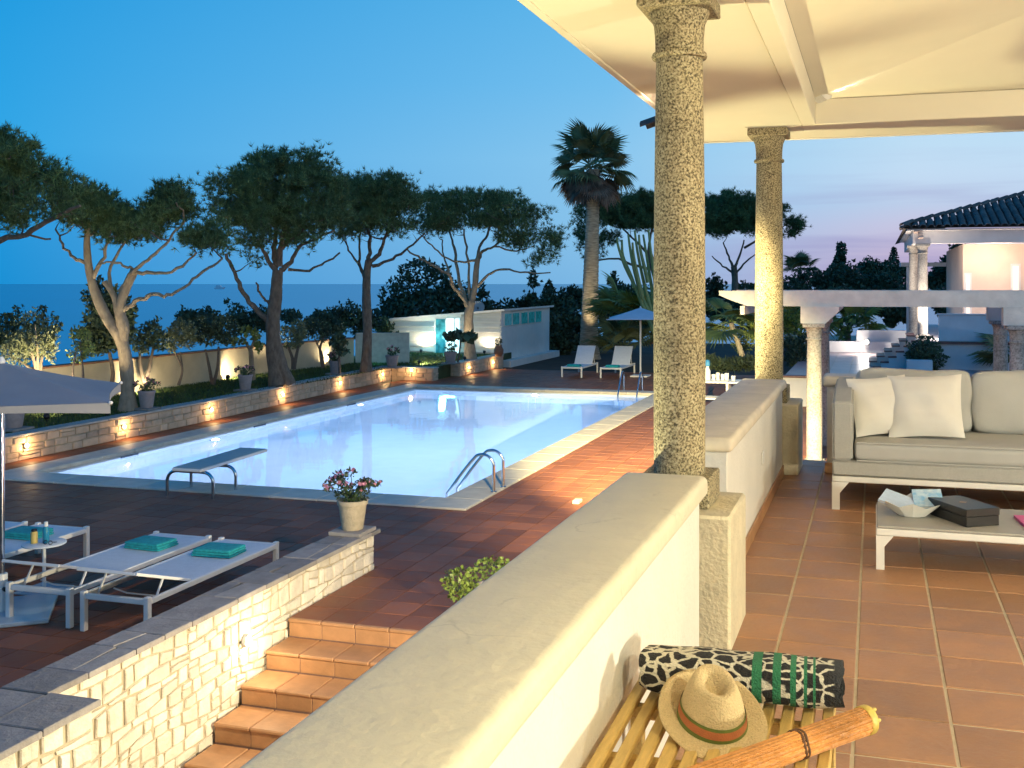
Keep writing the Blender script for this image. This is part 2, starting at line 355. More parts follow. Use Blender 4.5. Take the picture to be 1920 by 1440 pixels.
def cushion(mb, cx, cy, cz, lx, ly, lz, r=.05, n=9, bulge=.02, wr=.004, seed=0, mx=None, ab=(1,1,1)):
    """soft upholstery: a rounded box with swollen faces and slight creases"""
    rg = random.Random(seed); ph = [rg.uniform(0, 6) for _ in range(6)]; vs = []; ix = {}; fs = []
    hx, hy, hz = lx/2, ly/2, lz/2; h = (hx, hy, hz)
    def g(i): return math.sin((i/n*2-1)*math.pi/2)*.5+(i/n*2-1)*.5
    def P(c):
        if c in ix: return ix[c]
        p = Vector([g(c[a])*h[a] for a in range(3)]); rr = [min(r, h[a]*.95) for a in range(3)]
        q = Vector([max(-h[a]+rr[a], min(h[a]-rr[a], p[a])) for a in range(3)]); d = p-q
        if d.length > 1e-9: d = Vector([d[a]/rr[a] for a in range(3)]); d.normalize(); p = q+Vector([d[a]*rr[a] for a in range(3)])
        e = [1-abs(p[a]/h[a])**2.2 for a in range(3)]
        for a in range(3):
            o = [b for b in range(3) if b != a]
            if abs(p[a]) > h[a]*.3: p[a] += math.copysign(1, p[a])*bulge*ab[a]*max(0, e[o[0]])*max(0, e[o[1]])
        w = wr*(math.sin(p.x*23+ph[0]+p.z*17)+math.sin(p.z*31+ph[1]-p.x*13)+math.sin(p.y*27+ph[2]+p.x*9)); p += p.normalized()*w
        p += Vector((cx, cy, cz))
        if mx is not None: p = mx @ p
        ix[c] = len(vs); vs.append(p); return ix[c]
    for a in range(3):
        o = [b for b in range(3) if b != a]
        for s_ in (0, n):
            for i in range(n):
                for j in range(n):
                    l = []
                    for di, dj in ((0,0),(1,0),(1,1),(0,1)):
                        c = [0,0,0]; c[a] = s_; c[o[0]] = i+di; c[o[1]] = j+dj; l.append(P(tuple(c)))
                    fs.append(l)
    return mb.add(vs, fs)
def pillow(mb, mx, w, h, t, n=14, seed=1):
    rg = random.Random(seed); ph = [rg.uniform(0, 6) for _ in range(4)]; vs = []; fs = []
    for sd in (1, -1):
        for i in range(n+1):
            for j in range(n+1):
                u, v = i/n*2-1, j/n*2-1
                k = (1-abs(u)**2.4)**.62*(1-abs(v)**2.4)**.62
                pin = 1-.06*(1-abs(u)**2)*abs(v)**2; pin2 = 1-.06*(1-abs(v)**2)*abs(u)**2
                d = sd*t/2*k + .006*math.sin(u*7+ph[0]+v*3)*k+.006*math.sin(v*8+ph[1])*k
                vs.append(mx @ Vector((u*w/2*pin2, d, v*h/2*pin)))
        b = 0 if sd == 1 else (n+1)**2
        for i in range(n):
            for j in range(n):
                q = [b+i*(n+1)+j, b+(i+1)*(n+1)+j, b+(i+1)*(n+1)+j+1, b+i*(n+1)+j+1]; fs.append(q if sd == 1 else q[::-1])
    return mb.add(vs, fs)
def round_box(name, x0, y0, z0, x1, y1, z1, r, m, parent, seg=4):
    o = MB().box(x0, y0, z0, x1, y1, z1).build(name, m, parent); b = bmesh.new(); b.from_mesh(o.data)
    bmesh.ops.bevel(b, geom=b.edges[:], offset=r, segments=seg, affect='EDGES', profile=.5); b.to_mesh(o.data); b.free()
    o.data.polygons.foreach_set('use_smooth', [True]*len(o.data.polygons)); return o
def rot_at(p, rx=0, ry=0, rz=0):
    return Matrix.Translation(p) @ Matrix.Rotation(rz, 4, 'Z') @ Matrix.Rotation(ry, 4, 'Y') @ Matrix.Rotation(rx, 4, 'X')
# ---- masonry: every stone its own piece
def stone_wall(parent, o, ud, nd, L, zb, zt, m='stone', seed=0, hmin=.08, hmax=.145, wmin=.09, wmax=.27, d=.035, gap=.008, jit=.03, name='stone'):
    """o = corner at the foot, ud = direction along the wall, nd = outward normal; zb(s) = lowest visible height at s"""
    rg = random.Random(seed); o = Vector(o); ud = Vector(ud); nd = Vector(nd); z0 = zb(0) if callable(zb) else zb
    lo = min(zb(s*L/20) for s in range(21)) if callable(zb) else zb
    zs = [zt]
    while zs[-1]-lo > hmin: zs.append(zs[-1]-rg.uniform(hmin, hmax))
    zs[-1] = lo if zs[-1] > lo-.05 or not callable(zb) else zs[-1]
    ph = [rg.uniform(0, 6) for _ in zs]
    def zl(i, s): return zs[i]+(0 if i == 0 or i == len(zs)-1 else jit*math.sin(s*2.3+ph[i])+jit*.6*math.sin(s*6.1+ph[i]*2))
    for i in range(len(zs)-1):
        s = -rg.uniform(0, wmax*.5)
        while s < L-.02:
            w = rg.uniform(wmin, wmax); s1 = s+w
            if L-s1 < wmin*.6: s1 = L
            a, b = max(0, s), min(L, s1)
            if b-a > .05 and (not callable(zb) or zl(i, (a+b)/2) > zb((a+b)/2)+.01):
                g = gap*rg.uniform(.6, 1.6)
                split = rg.random() < .22 and zl(i, a)-zl(i+1, a) > hmin*1.25
                rows = [(0, .5+rg.uniform(-.12, .12)), (0, 1)] if split else [(0, 1)]
                if split: rows = [(0, rows[0][1]), (rows[0][1], 1)]
                for f0, f1 in rows:
                    def zz(f, s_): return zl(i, s_)*(1-f)+zl(i+1, s_)*f
                    jj = lambda: rg.uniform(-jit, jit)*.55
                    mid = (a+b)/2+rg.uniform(-.03, .03)
                    P = [(a+g+(abs(jj()) if a > 0 else 0), zz(f1, a)+g+abs(jj())*.6), (mid, zz(f1, mid)+g+jj()*.4), (b-g-(abs(jj()) if b < L else 0), zz(f1, b)+g+abs(jj())*.6),
                         (b-g-(abs(jj()) if b < L else 0), zz(f0, b)-g-abs(jj())*.6), (mid+rg.uniform(-.03, .03), zz(f0, mid)-g+jj()*.4), (a+g+(abs(jj()) if a > 0 else 0), zz(f0, a)-g-abs(jj())*.6)]
                    c = (sum(p[0] for p in P)/6, sum(p[1] for p in P)/6); dd = d*rg.uniform(.55, 1.2)
                    vs = []
                    for sc, h in ((1, -.01), (.985, dd*.6), (.86, dd)):
                        for p in P:
                            q = o+ud*(c[0]+(p[0]-c[0])*sc)+nd*(h+rg.uniform(-.003, .003)); vs.append((q.x, q.y, c[1]+(p[1]-c[1])*sc))
                    fs = [tuple(range(12, 18))]+[(r*6+k, r*6+(k+1) % 6, r*6+6+(k+1) % 6, r*6+6+k) for r in (0, 1) for k in range(6)]
                    mb = MB(); mb.add(vs, fs); mb.build(name, m, parent)
            s = s1
def slab_row(parent, x0, x1, y0, y1, z, m, seed, lmin=.28, lmax=.6, h=.04, name='cap_slab', along='y', split=.5):
    """irregular flagstones laid along a wall top"""
    rg = random.Random(seed); s = y0 if along == 'y' else x0; e = y1 if along == 'y' else x1
    while s < e-.02:
        t = min(e, s+rg.uniform(lmin, lmax))
        if e-t < lmin*.5: t = e
        cuts = [0, 1]
        if rg.random() < split: cuts = [0, rg.uniform(.35, .65), 1]
        for a, b in zip(cuts, cuts[1:]):
            g = .004; k = rg.uniform(-.025, .025) if len(cuts) == 3 else 0
            if along == 'y':
                P = [(x0+(x1-x0)*a+g+(k if a else 0), s+g), (x0+(x1-x0)*b-g+(k if b < 1 else 0), s+g), (x0+(x1-x0)*b-g-(k if b < 1 else 0), t-g), (x0+(x1-x0)*a+g-(k if a else 0), t-g)]
            else:
                P = [(s+g, y0+(y1-y0)*a+g), (t-g, y0+(y1-y0)*a+g), (t-g, y0+(y1-y0)*b-g), (s+g, y0+(y1-y0)*b-g)]
            zz = z+rg.uniform(-.003, .003); c = (sum(p[0] for p in P)/4, sum(p[1] for p in P)/4); bv = .006
            vs = [(p[0], p[1], zz-h) for p in P]+[(p[0], p[1], zz-bv) for p in P]
            for p in P:
                L_ = math.hypot(p[0]-c[0], p[1]-c[1]); f = 1-bv*1.4/max(L_, .02); vs.append((c[0]+(p[0]-c[0])*f, c[1]+(p[1]-c[1])*f, zz))
            fs = [(8,9,10,11)]+[(r*4+q, r*4+(q+1) % 4, r*4+4+(q+1) % 4, r*4+4+q) for r in (0, 1) for q in range(4)]
            mb = MB(); mb.add(vs, fs); mb.build(name, m, parent)
        s = t
def tile_mesh(name, w, d, h=.012, b=.003):
    mb = MB(); x, y = w/2, d/2
    vs = [(-x,-y,-h),(x,-y,-h),(x,y,-h),(-x,y,-h),(-x,-y,-b),(x,-y,-b),(x,y,-b),(-x,y,-b),(-x+b,-y+b,0),(x-b,-y+b,0),(x-b,y-b,0),(-x+b,y-b,0)]
    me = bpy.data.meshes.new(name); me.from_pydata(vs, [], [(8,9,10,11)]+[(r*4+q, r*4+(q+1) % 4, r*4+4+(q+1) % 4, r*4+4+q) for r in (0,1) for q in range(4)]); return me
def tile_field(parent, name, rects, z, w, d, gap, m_one, m_all, limit=300, score=None, x_org=0, y_org=0, skip=None, tilt=.0012, seed=4):
    """tiles laid over the rectangles: the `limit` that show largest are single tiles, the rest one joined part"""
    rg = random.Random(seed); cells = []
    for (x0, y0, x1, y1) in rects:
        i0 = math.floor((x0-x_org)/w); i1 = math.ceil((x1-x_org)/w); j0 = math.floor((y0-y_org)/d); j1 = math.ceil((y1-y_org)/d)
        for i in range(i0, i1):
            for j in range(j0, j1):
                a, b = max(x0, x_org+i*w), min(x1, x_org+(i+1)*w); c, e = max(y0, y_org+j*d), min(y1, y_org+(j+1)*d)
                if b-a > .03 and e-c > .03: cells.append((a+gap/2, c+gap/2, b-gap/2, e-gap/2))
    def area(c):
        x, y = (c[0]+c[2])/2, (c[1]+c[3])/2; D = depth(x, y)
        if D < .6: return -1
        u = 1080+1925*(x*RX+y*RY)/D; v = 532+1925*(1.5-z)/D
        if not (-40 < u < 1960 and v < 1480) or (skip and skip(u, v, x, y)): return -1
        return (c[2]-c[0])*(c[3]-c[1])/D**3
    cells.sort(key=area, reverse=True); full = tile_mesh(name, w-gap, d-gap); full.materials.append(M[m_one]); n = 0; rest = MB()
    off = parent.location
    for c in cells:
        zz = z+rg.uniform(-tilt, tilt)
        if n < limit and area(c) > 0:
            n += 1; cx, cy_ = (c[0]+c[2])/2, (c[1]+c[3])/2
            o = bpy.data.objects.new(name, full); COL.objects.link(o); o.parent = parent; o.location = (cx-off.x, cy_-off.y, zz-off.z)
            o.scale = ((c[2]-c[0])/(w-gap), (c[3]-c[1])/(d-gap), 1); o.rotation_euler = (rg.uniform(-tilt, tilt), rg.uniform(-tilt, tilt), 0)
        else:
            b = .003; x0, y0, x1, y1 = c
            rest.add([(x0,y0,zz-.012),(x1,y0,zz-.012),(x1,y1,zz-.012),(x0,y1,zz-.012),(x0+b,y0+b,zz),(x1-b,y0+b,zz),(x1-b,y1-b,zz),(x0+b,y1-b,zz)], [(4,5,6,7),(0,1,5,4),(1,2,6,5),(2,3,7,6),(3,0,4,7)])
    if rest.v:
        o = rest.build('tile_field', m_all, parent, recalc=False); o['kind'] = 'stuff'
# ---- foliage
rng = np.random.default_rng(7)
def ell_points(lobes, n, shell=.55, rg=rng):
    """n points in a set of ellipsoids (c, rx, ry, rz), denser to the outside"""
    vol = np.array([l[1]*l[2]*l[3] for l in lobes])**.75; cnt = rg.multinomial(n, vol/vol.sum()); P = []; U = []
    for (c, rx, ry, rz), k in zip(lobes, cnt):
        d = rg.normal(size=(k, 3)); d /= np.linalg.norm(d, axis=1)[:, None]+1e-9
        r = (shell**3+(1-shell**3)*rg.random(k))**(1/3); q = d*r[:, None]
        P.append(np.array(c)+q*np.array([rx, ry, rz])); U.append(d)
    return np.concatenate(P), np.concatenate(U)
def leaves(name, P, U, m, parent, size=.06, aspect=.45, up=.3, jit=.8, rg=rng):
    """leaf-sized rhombs at the points, turned outwards"""
    n = len(P); t = U*.6+rg.normal(size=(n, 3))*jit+np.array([0, 0, up]); t /= np.linalg.norm(t, axis=1)[:, None]
    b = np.cross(t, rg.normal(size=(n, 3))); b /= np.linalg.norm(b, axis=1)[:, None]+1e-9
    s = size*rg.uniform(.6, 1.35, n)[:, None]; a = s*aspect*.5
    V = np.stack([P-t*s*.5, P+b*a, P+t*s*.5, P-b*a], axis=1)
    off = parent.location if parent is not None else Vector((0,0,0)); V -= np.array(off)
    return link(name, fast_mesh(name, V, 4), m, parent)
def tufts(name, P, U, m, parent, size=.16, blades=13, width=.02, up=.55, rg=rng):
    """needle tufts: thin blades spraying from each point"""
    n = len(P); ax = U*.55+rg.normal(size=(n, 3))*.25+np.array([0, 0, up]); ax /= np.linalg.norm(ax, axis=1)[:, None]
    P2 = np.repeat(P, blades, 0); A = np.repeat(ax, blades, 0); k = len(P2)
    d = A*.75+rg.normal(size=(k, 3))*.55; d /= np.linalg.norm(d, axis=1)[:, None]
    s = size*rg.uniform(.65, 1.25, k)[:, None]; b = np.cross(d, rg.normal(size=(k, 3))); b /= np.linalg.norm(b, axis=1)[:, None]+1e-9
    V = np.stack([P2-b*width*.5, P2+b*width*.5, P2+d*s], axis=1); V -= np.array(parent.location)
    return link(name, fast_mesh(name, V, 3), m, parent)
def smooth_path(pts, per=4):
    """Catmull-Rom through the points"""
    p = [Vector(q) for q in pts]
    if len(p) < 3: return [p[0].lerp(p[-1], i/per) for i in range(per+1)]
    e = [p[0]*2-p[1]]+p+[p[-1]*2-p[-2]]; o = []
    for i in range(1, len(e)-2):
        a, b, c, d = e[i-1], e[i], e[i+1], e[i+2]
        for k in range(per):
            t = k/per; o.append(.5*((2*b)+(c-a)*t+(2*a-5*b+4*c-d)*t*t+(3*b-a-3*c+d)*t**3))
    o.append(p[-1]); return o
# ================================================================== the setting
def struct(name, mb, m, label, **k):
    o = mb.build(name, m, **k); o['kind'] = 'structure'; o['label'] = label; return o
sea = MB(); sea.add([(-40000,-9000,-12),(40000,-9000,-12),(40000,40000,-12),(-40000,40000,-12)], [(0,1,2,3)])
M['sea'] = mat('dusk sea', (.0,.30,.50), .25, .12, .006, spec=.5, tint=(.0,.85,1), big=0)
sea = struct('sea', sea, 'sea', 'calm deep blue sea reaching to the horizon')
def gh(x, y):
    dd = max(0, y-52)*.16+max(0, -19-x)*.16+max(0, -y-6)*.1
    return -1.53-min(dd, 13)
g = MB(); ks = {}
xs = [-120,-90,-70,-55,-45,-36,-30,-26,-22,-19,-17.2,-13.9,-5,-1,8,14,22,32,45,60,90]; ys = [-12,-4,4,12,20,28,33.4,38,44,52,60,70,85,110,150]
for i in range(len(xs)-1):
    for j in range(len(ys)-1):
        if xs[i] >= -17.2 and ys[j+1] <= 33.4 and xs[i+1] <= 14 and ys[j] >= -12: continue
        q = [(xs[a], ys[b], gh(xs[a], ys[b])) for a, b in ((i,j),(i+1,j),(i+1,j+1),(i,j+1))]; g.add(q, [(0,1,2,3)])
ground = struct('ground', g, 'earth', 'dark planted ground sloping down to the sea')
lw = MB()
lw.prism([(-17.2,-4),(-13.86,-4),(-13.86,11.5),(-13.92,19),(-14.25,24),(-14.4,28.9),(-17.2,28.9)],2,-1.8,-1.04); lw.box(-17.6,28.9,-1.8,-12.95,36,-1.05)
lawn = struct('lawn', lw, 'grass', 'dark mown lawn between the pool wall and the boundary wall')
# grass blades
def grass(x0, y0, x1, y1, z, n):
    x = rng.uniform(x0, x1, n); y = rng.uniform(y0, y1, n); P = np.stack([x, y, np.full(n, z)], 1)
    a = rng.uniform(0, 6.28, n); w = .012; b = np.stack([np.cos(a), np.sin(a), 0*a], 1)*w
    tip = P+np.stack([rng.normal(0, .02, n), rng.normal(0, .02, n), rng.uniform(.03, .075, n)], 1); return np.stack([P-b, P+b, tip], 1)
gb = link('grass', fast_mesh('grass', np.concatenate([grass(-16.9,9,-13.9,28.8,-1.04,26000), grass(-16.9,29,-13.1,34.5,-1.05,7000)]), 3), mat('grass blades', (.07,.11,.025), .8, .3, 3, island=.35)); tag(gb, 'short dark green grass on the lawn behind the pool wall', kind='stuff')
# ---- pool deck (rectangles leave room for the pool and for the stairs)
ZD = -1.45
rects = [(-13.66,-3,-5.27,12.42), (-5.27,9.7,-4.97,12.42), (-4.97,8.02,-1.0,12.42), (-5.1,12.42,2.5,27.5), (-13.9,27.5,2.5,33.4), (-14.1,12.42,-13.1,27.5)]
pd = MB()
for x0, y0, x1, y1 in rects: pd.box(x0, y0, -1.9, x1, y1, ZD-.009)
deck = struct('pool_deck', pd, 'deck_grout', 'red brown tiled deck round the swimming pool')
tile_field(deck, 'deck_tile', rects, ZD, .33, .33, .008, 'deck', 'deck_all', 300, x_org=-4.97, y_org=8.02,
           skip=lambda u, v, x, y: (u > 1225) or (y < 7.9 and x > -5) or (u > 560 and v > 1440-(u-430)*.76))
# ---- pool
X0, X1, Y0, Y1, ZF = -12.62, -5.62, 13.02, 27.0, -3.7
ZN, ZFAR = -2.80, -3.45
pl = MB()
pl.add([(X0-.2,Y0-.2,ZN),(X1+.2,Y0-.2,ZN),(X1+.2,Y1+.2,ZFAR),(X0-.2,Y1+.2,ZFAR)], [(0,1,2,3)]); pl.box(X0-.25, Y0-.25, ZF, X0, Y1+.25, ZD-.05); pl.box(X1, Y0-.25, ZF, X1+.25, Y1+.25, ZD-.05)
pl.box(X0, Y0-.25, ZF, X1, Y0, ZD-.05); pl.box(X0, Y1, ZF, X1, Y1+.25, ZD-.05)
pool = struct('swimming_pool', pl, 'poolwall', 'long rectangular swimming pool glowing from its underwater lamps')
def coping_run(x0, y0, x1, y1, along, step=.75):
    s, e = (y0, y1) if along == 'y' else (x0, x1); n = max(1, round((e-s)/step)); st = (e-s)/n
    for i in range(n):
        mb = MB(); a, b = s+i*st+.002, s+(i+1)*st-.002
        mb.box(*((x0, a, ZD-.05, x1, b, ZD+.022) if along == 'y' else (a, y0, ZD-.05, b, y1, ZD+.022)), .012); mb.build('coping_stone', 'coping', pool)
coping_run(X1-.03, Y0, -5.1, 27.5, 'y'); coping_run(-13.1, Y0, X0+.03, 27.5, 'y'); coping_run(-13.1, 12.42, -5.1, Y0, 'x'); coping_run(X0+.03, Y1-.03, X1-.03, 27.5, 'x')
for y in (15.2, 19.2, 23.2):                                            # skimmer slots in the long left wall
    MB().box(X0-.02, y-.22, -1.555, X0+.012, y+.22, -1.515).build('skimmer_slot', 'vent', pool)
wm = bpy.data.materials.new('pool water'); wm.use_nodes = True; t = wm.node_tree; t.nodes.clear()
o_ = N('ShaderNodeOutputMaterial', t); tr = N('ShaderNodeBsdfTransparent', t); gl = N('ShaderNodeBsdfGlass', t); gl.inputs['Roughness'].default_value = .05; gl.inputs['IOR'].default_value = 1.33
gw = N('ShaderNodeNewGeometry', t); nzw = N('ShaderNodeTexNoise', t); nzw.inputs['Scale'].default_value = 1.3; nzw.inputs['Detail'].default_value = 2; t.links.new(gw.outputs['Position'], nzw.inputs[0])
bw = N('ShaderNodeBump', t); bw.inputs['Strength'].default_value = .10; bw.inputs['Distance'].default_value = .03; t.links.new(nzw.outputs[0], bw.inputs['Height']); t.links.new(bw.outputs[0], gl.inputs['Normal'])
mxs = N('ShaderNodeMixShader', t); sz = N('ShaderNodeSeparateXYZ', t); t.links.new(gw.outputs['True Normal'], sz.inputs[0]); g1_ = N('ShaderNodeMath', t, operation='GREATER_THAN'); g1_.inputs[1].default_value = .9; t.links.new(sz.outputs[2], g1_.inputs[0]); g2_ = N('ShaderNodeMath', t, operation='SUBTRACT', use_clamp=True); t.links.new(g1_.outputs[0], g2_.inputs[0]); t.links.new(gw.outputs['Backfacing'], g2_.inputs[1])
t.links.new(g2_.outputs[0], mxs.inputs[0]); t.links.new(tr.outputs[0], mxs.inputs[1]); t.links.new(gl.outputs[0], mxs.inputs[2]); t.links.new(mxs.outputs[0], o_.inputs[0])
va = N('ShaderNodeVolumeAbsorption', t); va.inputs[0].default_value = (.30,.74,1.0,1); va.inputs[1].default_value = .075; t.links.new(va.outputs[0], o_.inputs['Volume'])
ZW = -1.545
wt = MB(); e_ = .003; wt.add([(X0+e_,Y0+e_,ZN+e_),(X1-e_,Y0+e_,ZN+e_),(X1-e_,Y1-e_,ZFAR+e_),(X0+e_,Y1-e_,ZFAR+e_),(X0+e_,Y0+e_,ZW),(X1-e_,Y0+e_,ZW),(X1-e_,Y1-e_,ZW),(X0+e_,Y1-e_,ZW)], [(0,3,2,1),(4,5,6,7),(0,1,5,4),(1,2,6,5),(2,3,7,6),(3,0,4,7)]); M['water'] = wm
struct('pool_water', wt, 'water', 'still clear water filling the lit swimming pool')
def pool_lamp(x, y, z, n, P, lab, ang=150):
    th = thing('pool_lamp', lab, 'pool light', (x, y, z), 'underwater lamps of the pool'); n = Vector(n)
    q = n.to_track_quat('Z', 'Y').to_matrix().to_4x4(); q.translation = Vector((x, y, z))
    a = MB(); a.lathe([(.13,-.03),(.13,.012),(.105,.02)], 20); a.v = [tuple(q @ Vector(p)) for p in a.v]; a.build('rim', 'steel', th)
    b = MB(); b.lathe([(.103,.005),(.10,.024),(.05,.032)], 20); b.v = [tuple(q @ Vector(p)) for p in b.v]; b.build('lens', 'lamppool', th)
    light('pool_bulb', 'SPOT', Vector((x, y, z))+n*.06, P, (.76,.78,1), th, Vector((x, y, z))+(n*2.0+Vector((0,0,-.95)) if ang > 180 else n*3+Vector((0,0,-.25))), .06, 168 if ang > 180 else ang, .7)
PLP = 2100
pool_lamp(-9.0, Y1, -1.85, (0,-1,0), PLP*.5, 'underwater lamp shining from the far end wall of the pool')
pool_lamp(X0, 17.6, -1.85, (1,0,0), PLP*.4, 'underwater lamp in the long left wall of the pool nearer the diving board')
pool_lamp(X0, 23.6, -1.85, (1,0,0), PLP*.35, 'added underwater fill lamp in the long left wall of the pool nearer the cabin')  # extra lamp added to fill the pool with light
pool_lamp(-9.0, Y0, -1.85, (0,1,0), PLP*.55, 'underwater lamp in the near end wall under the diving board', 360)
pool_lamp(-7.0, Y0, -1.85, (0,1,0), PLP*.55, 'added underwater fill lamp in the near end wall by the handrails', 360)  # hidden from view, added to brighten the pool floor
pool_lamp(-11.0, Y0, -1.85, (0,1,0), PLP*.55, 'added underwater fill lamp in the near end wall at the left corner', 360)  # likewise an added fill lamp, out of view
for y_ in (13.9, 16.2, 18.8, 22.0): pool_lamp(X1, y_, -1.85, (-1,0,0), PLP*.55, {13.9: 'added unseen fill lamp in the right pool wall below the near handrails', 16.2: 'added unseen fill lamp in the right pool wall just beyond the near handrails', 18.8: 'added unseen fill lamp in the middle of the right pool wall', 22.0: 'added unseen fill lamp in the right pool wall towards the far handrails'}[y_], 360)  # unseen lamps added along the hidden wall for an even glow
# ---- lower yard at the foot of the stairs, stair flight
ly = MB(); ly.box(-5.3,-4,-3.2,-.9,5.4,-2.75); struct('lower_yard', ly, 'deck_grout', 'small yard at the foot of the outdoor stairs')
st = thing('outdoor_stairs', 'ochre terracotta steps going down beside the rubble wall', 'stairs', (-3, 8, ZD))
body = MB(); RI, TR = .16, .355
for k in range(8): body.box(-4.96, 8.0-TR*k-TR, -3.0, -1.02, 8.0-TR*k, ZD-RI*(k+1)-.03)
body.box(-4.96, 8.0, -3.0, -1.02, 8.04, ZD-.03); body.build('stair_core', 'deck_grout', st)
for k in range(8):
    z = ZD-RI*k; y = 8.0-TR*k; w = .325
    n = int(3.94/w)
    for i in range(n+1):
        a, b = -4.96+i*w+.003, min(-1.02, -4.96+(i+1)*w-.003)
        if b-a < .03: continue
        if k: MB().box(a, y-.028, z-.032, b, y+TR-.02, z, .009).build('tread_tile', 'terra_step', st)
        else: MB().box(a, y-.028, z-.032, b, y+.02, z+.003, .009).build('nosing_tile', 'terra_step', st)
        MB().box(a, y-.004, z-RI+.001, b, y+.016, z-.033, .003).build('riser_tile', 'terra_step', st)
# ---- rubble wall beside the stairs
rw = thing('rubble_wall', 'cream rubble stone wall with grey flagstone top beside the stairs', 'wall', (-5.1, 7, ZD))
core = MB(); core.box(-5.26, 5.2, -3.0, -5.0, 9.66, -1.09); core.box(-5.26, -2, -3.0, -4.6, 5.2, -1.09); core.build('wall_core', 'mortar', rw)
def stair_z(y): return ZD-RI*max(0, math.ceil((8.0-y)/TR)) if y < 8 else ZD
stone_wall(rw, (-5.0, 5.2, 0), (0,1,0), (1,0,0), 4.46, lambda s: max(-2.62, stair_z(5.2+s)-.16), -1.09, 'stone', 3, d=.018, gap=.0035)
stone_wall(rw, (-4.6, 1.6, 0), (0,1,0), (1,0,0), 3.6, lambda s: -2.6, -1.09, 'stone', 11, d=.018, gap=.0035)
stone_wall(rw, (-5.26, 9.66, 0), (1,0,0), (0,1,0), .26, ZD, -1.09, 'stone', 5, d=.02)
slab_row(rw, -5.31, -4.94, 5.22, 9.72, -1.05, 'slab', 21, .3, .62)
slab_row(rw, -5.31, -4.94, 1.5, 5.21, -1.05, 'slab', 22, .35, .7); slab_row(rw, -4.935, -4.55, 1.5, 5.24, -1.05, 'slab', 23, .4, .8, split=.25)
# ---- terrace
tf = MB(); tf.box(-1.02,-4,-3.2,6,8.96,-.004); terr = struct('terrace_floor', tf, 'grout', 'terracotta tiled floor of the raised covered terrace')
tile_field(terr, 'floor_tile', [(-.69,-3,6,8.96)], 0, .3186, .3285, .011, 'terra', 'terra_all', 300, x_org=-.066, y_org=4.707,
           skip=lambda u, v, x, y: u < 1330 or (u < 1560 and v > 1440-1))
def parapet(name, lab, x0, x1, y0, y1, ztop, cap_over=.03, th=.075, base=-1.44, capm='cap', skirt=None, along='y', joints=()):
    t = thing(name, lab, 'parapet', ((x0+x1)/2, (y0+y1)/2, base)); MB().box(x0, y0, base, x1, y1, ztop-th, .004).build('wall_body', 'plaster', t)
    cuts = [y0-cap_over]+list(joints)+[y1+cap_over]
    for a, b in zip(cuts, cuts[1:]):
        round_box('coping', x0-cap_over, a, ztop-th+.001, x1+cap_over, b, ztop, .028, capm, t)
    return t
parapet('parapet', 'long cream parapet with a weathered rounded coping beside the slatted stool', -.93, -.655, -2.2, 3.98, .75, .032, .085, joints=(-.2,))
p2 = parapet('parapet', 'shorter cream parapet with beige coping between the two granite columns', -.98, -.69, 5.03, 8.17, .75, .032, .075, capm='capwarm')
sk = MB(); sk.box(-.688, 5.04, .002, -.676, 8.16, .085, .002); sk.build('skirting', 'terra_step', p2)
MB().box(-.688, 6.62, .34, -.681, 6.71, .43, .003).build('cover_plate', 'white', p2)
p3 = parapet('parapet', 'low cream wall with coping running behind the sofa', -.36, 4.6, 8.36, 8.62, .77, .035, .085, capm='capwarm')
MB().box(-.375, 8.345, .002, 4.6, 8.358, .085, .002).build('skirting', 'terra_step', p3)
def pedestal(lab, x0, x1, y0, y1, z):
    t = thing('pedestal', lab, 'pedestal', ((x0+x1)/2, (y0+y1)/2, 0), 'plastered pedestals under the columns'); MB().box(x0, y0, -1.45, x1, y1, z, .012).build('pedestal_body', 'rough_plaster', t, smooth=True); return t
pedestal('square rough plaster pedestal under the nearest granite column', -1.08, -.56, 4.18, 4.70, .55)
pedestal('square rough plaster pedestal under the granite column nearer the sofa', -1.08, -.57, 8.20, 8.72, .55)
def column(lab, x, y, z0, z1, r, m='granite', base=.125, bs=.155, group=None, name='granite_column'):
    t = thing(name, lab, 'column', (x, y, z0), group)
    MB().box(x-bs, y-bs, z0, x+bs, y+bs, z0+base, .006).build('base_block', m, t)
    H = z1-z0; prof = []
    zb = z0+base; zc = z1-.27
    for i in range(13):
        f = i/12; prof.append((r*(1+.05*math.sin(math.pi*f)-.09*f), zb+(zc-zb)*f))
    rt = r*.91
    sh = MB(); sh.lathe(prof, 40, (x, y, 0)); sh.build('shaft', m, t, smooth=True)
    co = MB(); co.lathe([(rt*1.0,zc+.001),(rt*1.16,zc+.004),(rt*1.2,zc+.014),(rt*1.16,zc+.026),(rt*1.05,zc+.03)], 40, (x, y, 0)); co.build('collar', m, t, smooth=True)
    ca = MB(); ca.lathe([(rt*1.03,zc+.03),(rt*1.04,zc+.09),(rt*1.10,zc+.15),(rt*1.28,zc+.195),(rt*1.30,zc+.205)], 40, (x, y, 0)); ca.build('capital', m, t, smooth=True)
    ab = MB(); a = rt*1.55; ab.box(x-a, y-a, zc+.206, x+a, y+a, z1-.001, .006); ab.build('abacus', m, t)
    return t
column('thick speckled granite column nearest the viewer', -.82, 4.45, .55, 2.75, .112, group='granite columns of the terrace')
column('speckled granite column by the sofa end of the terrace', -.82, 8.45, .55, 2.75, .112, group='granite columns of the terrace')
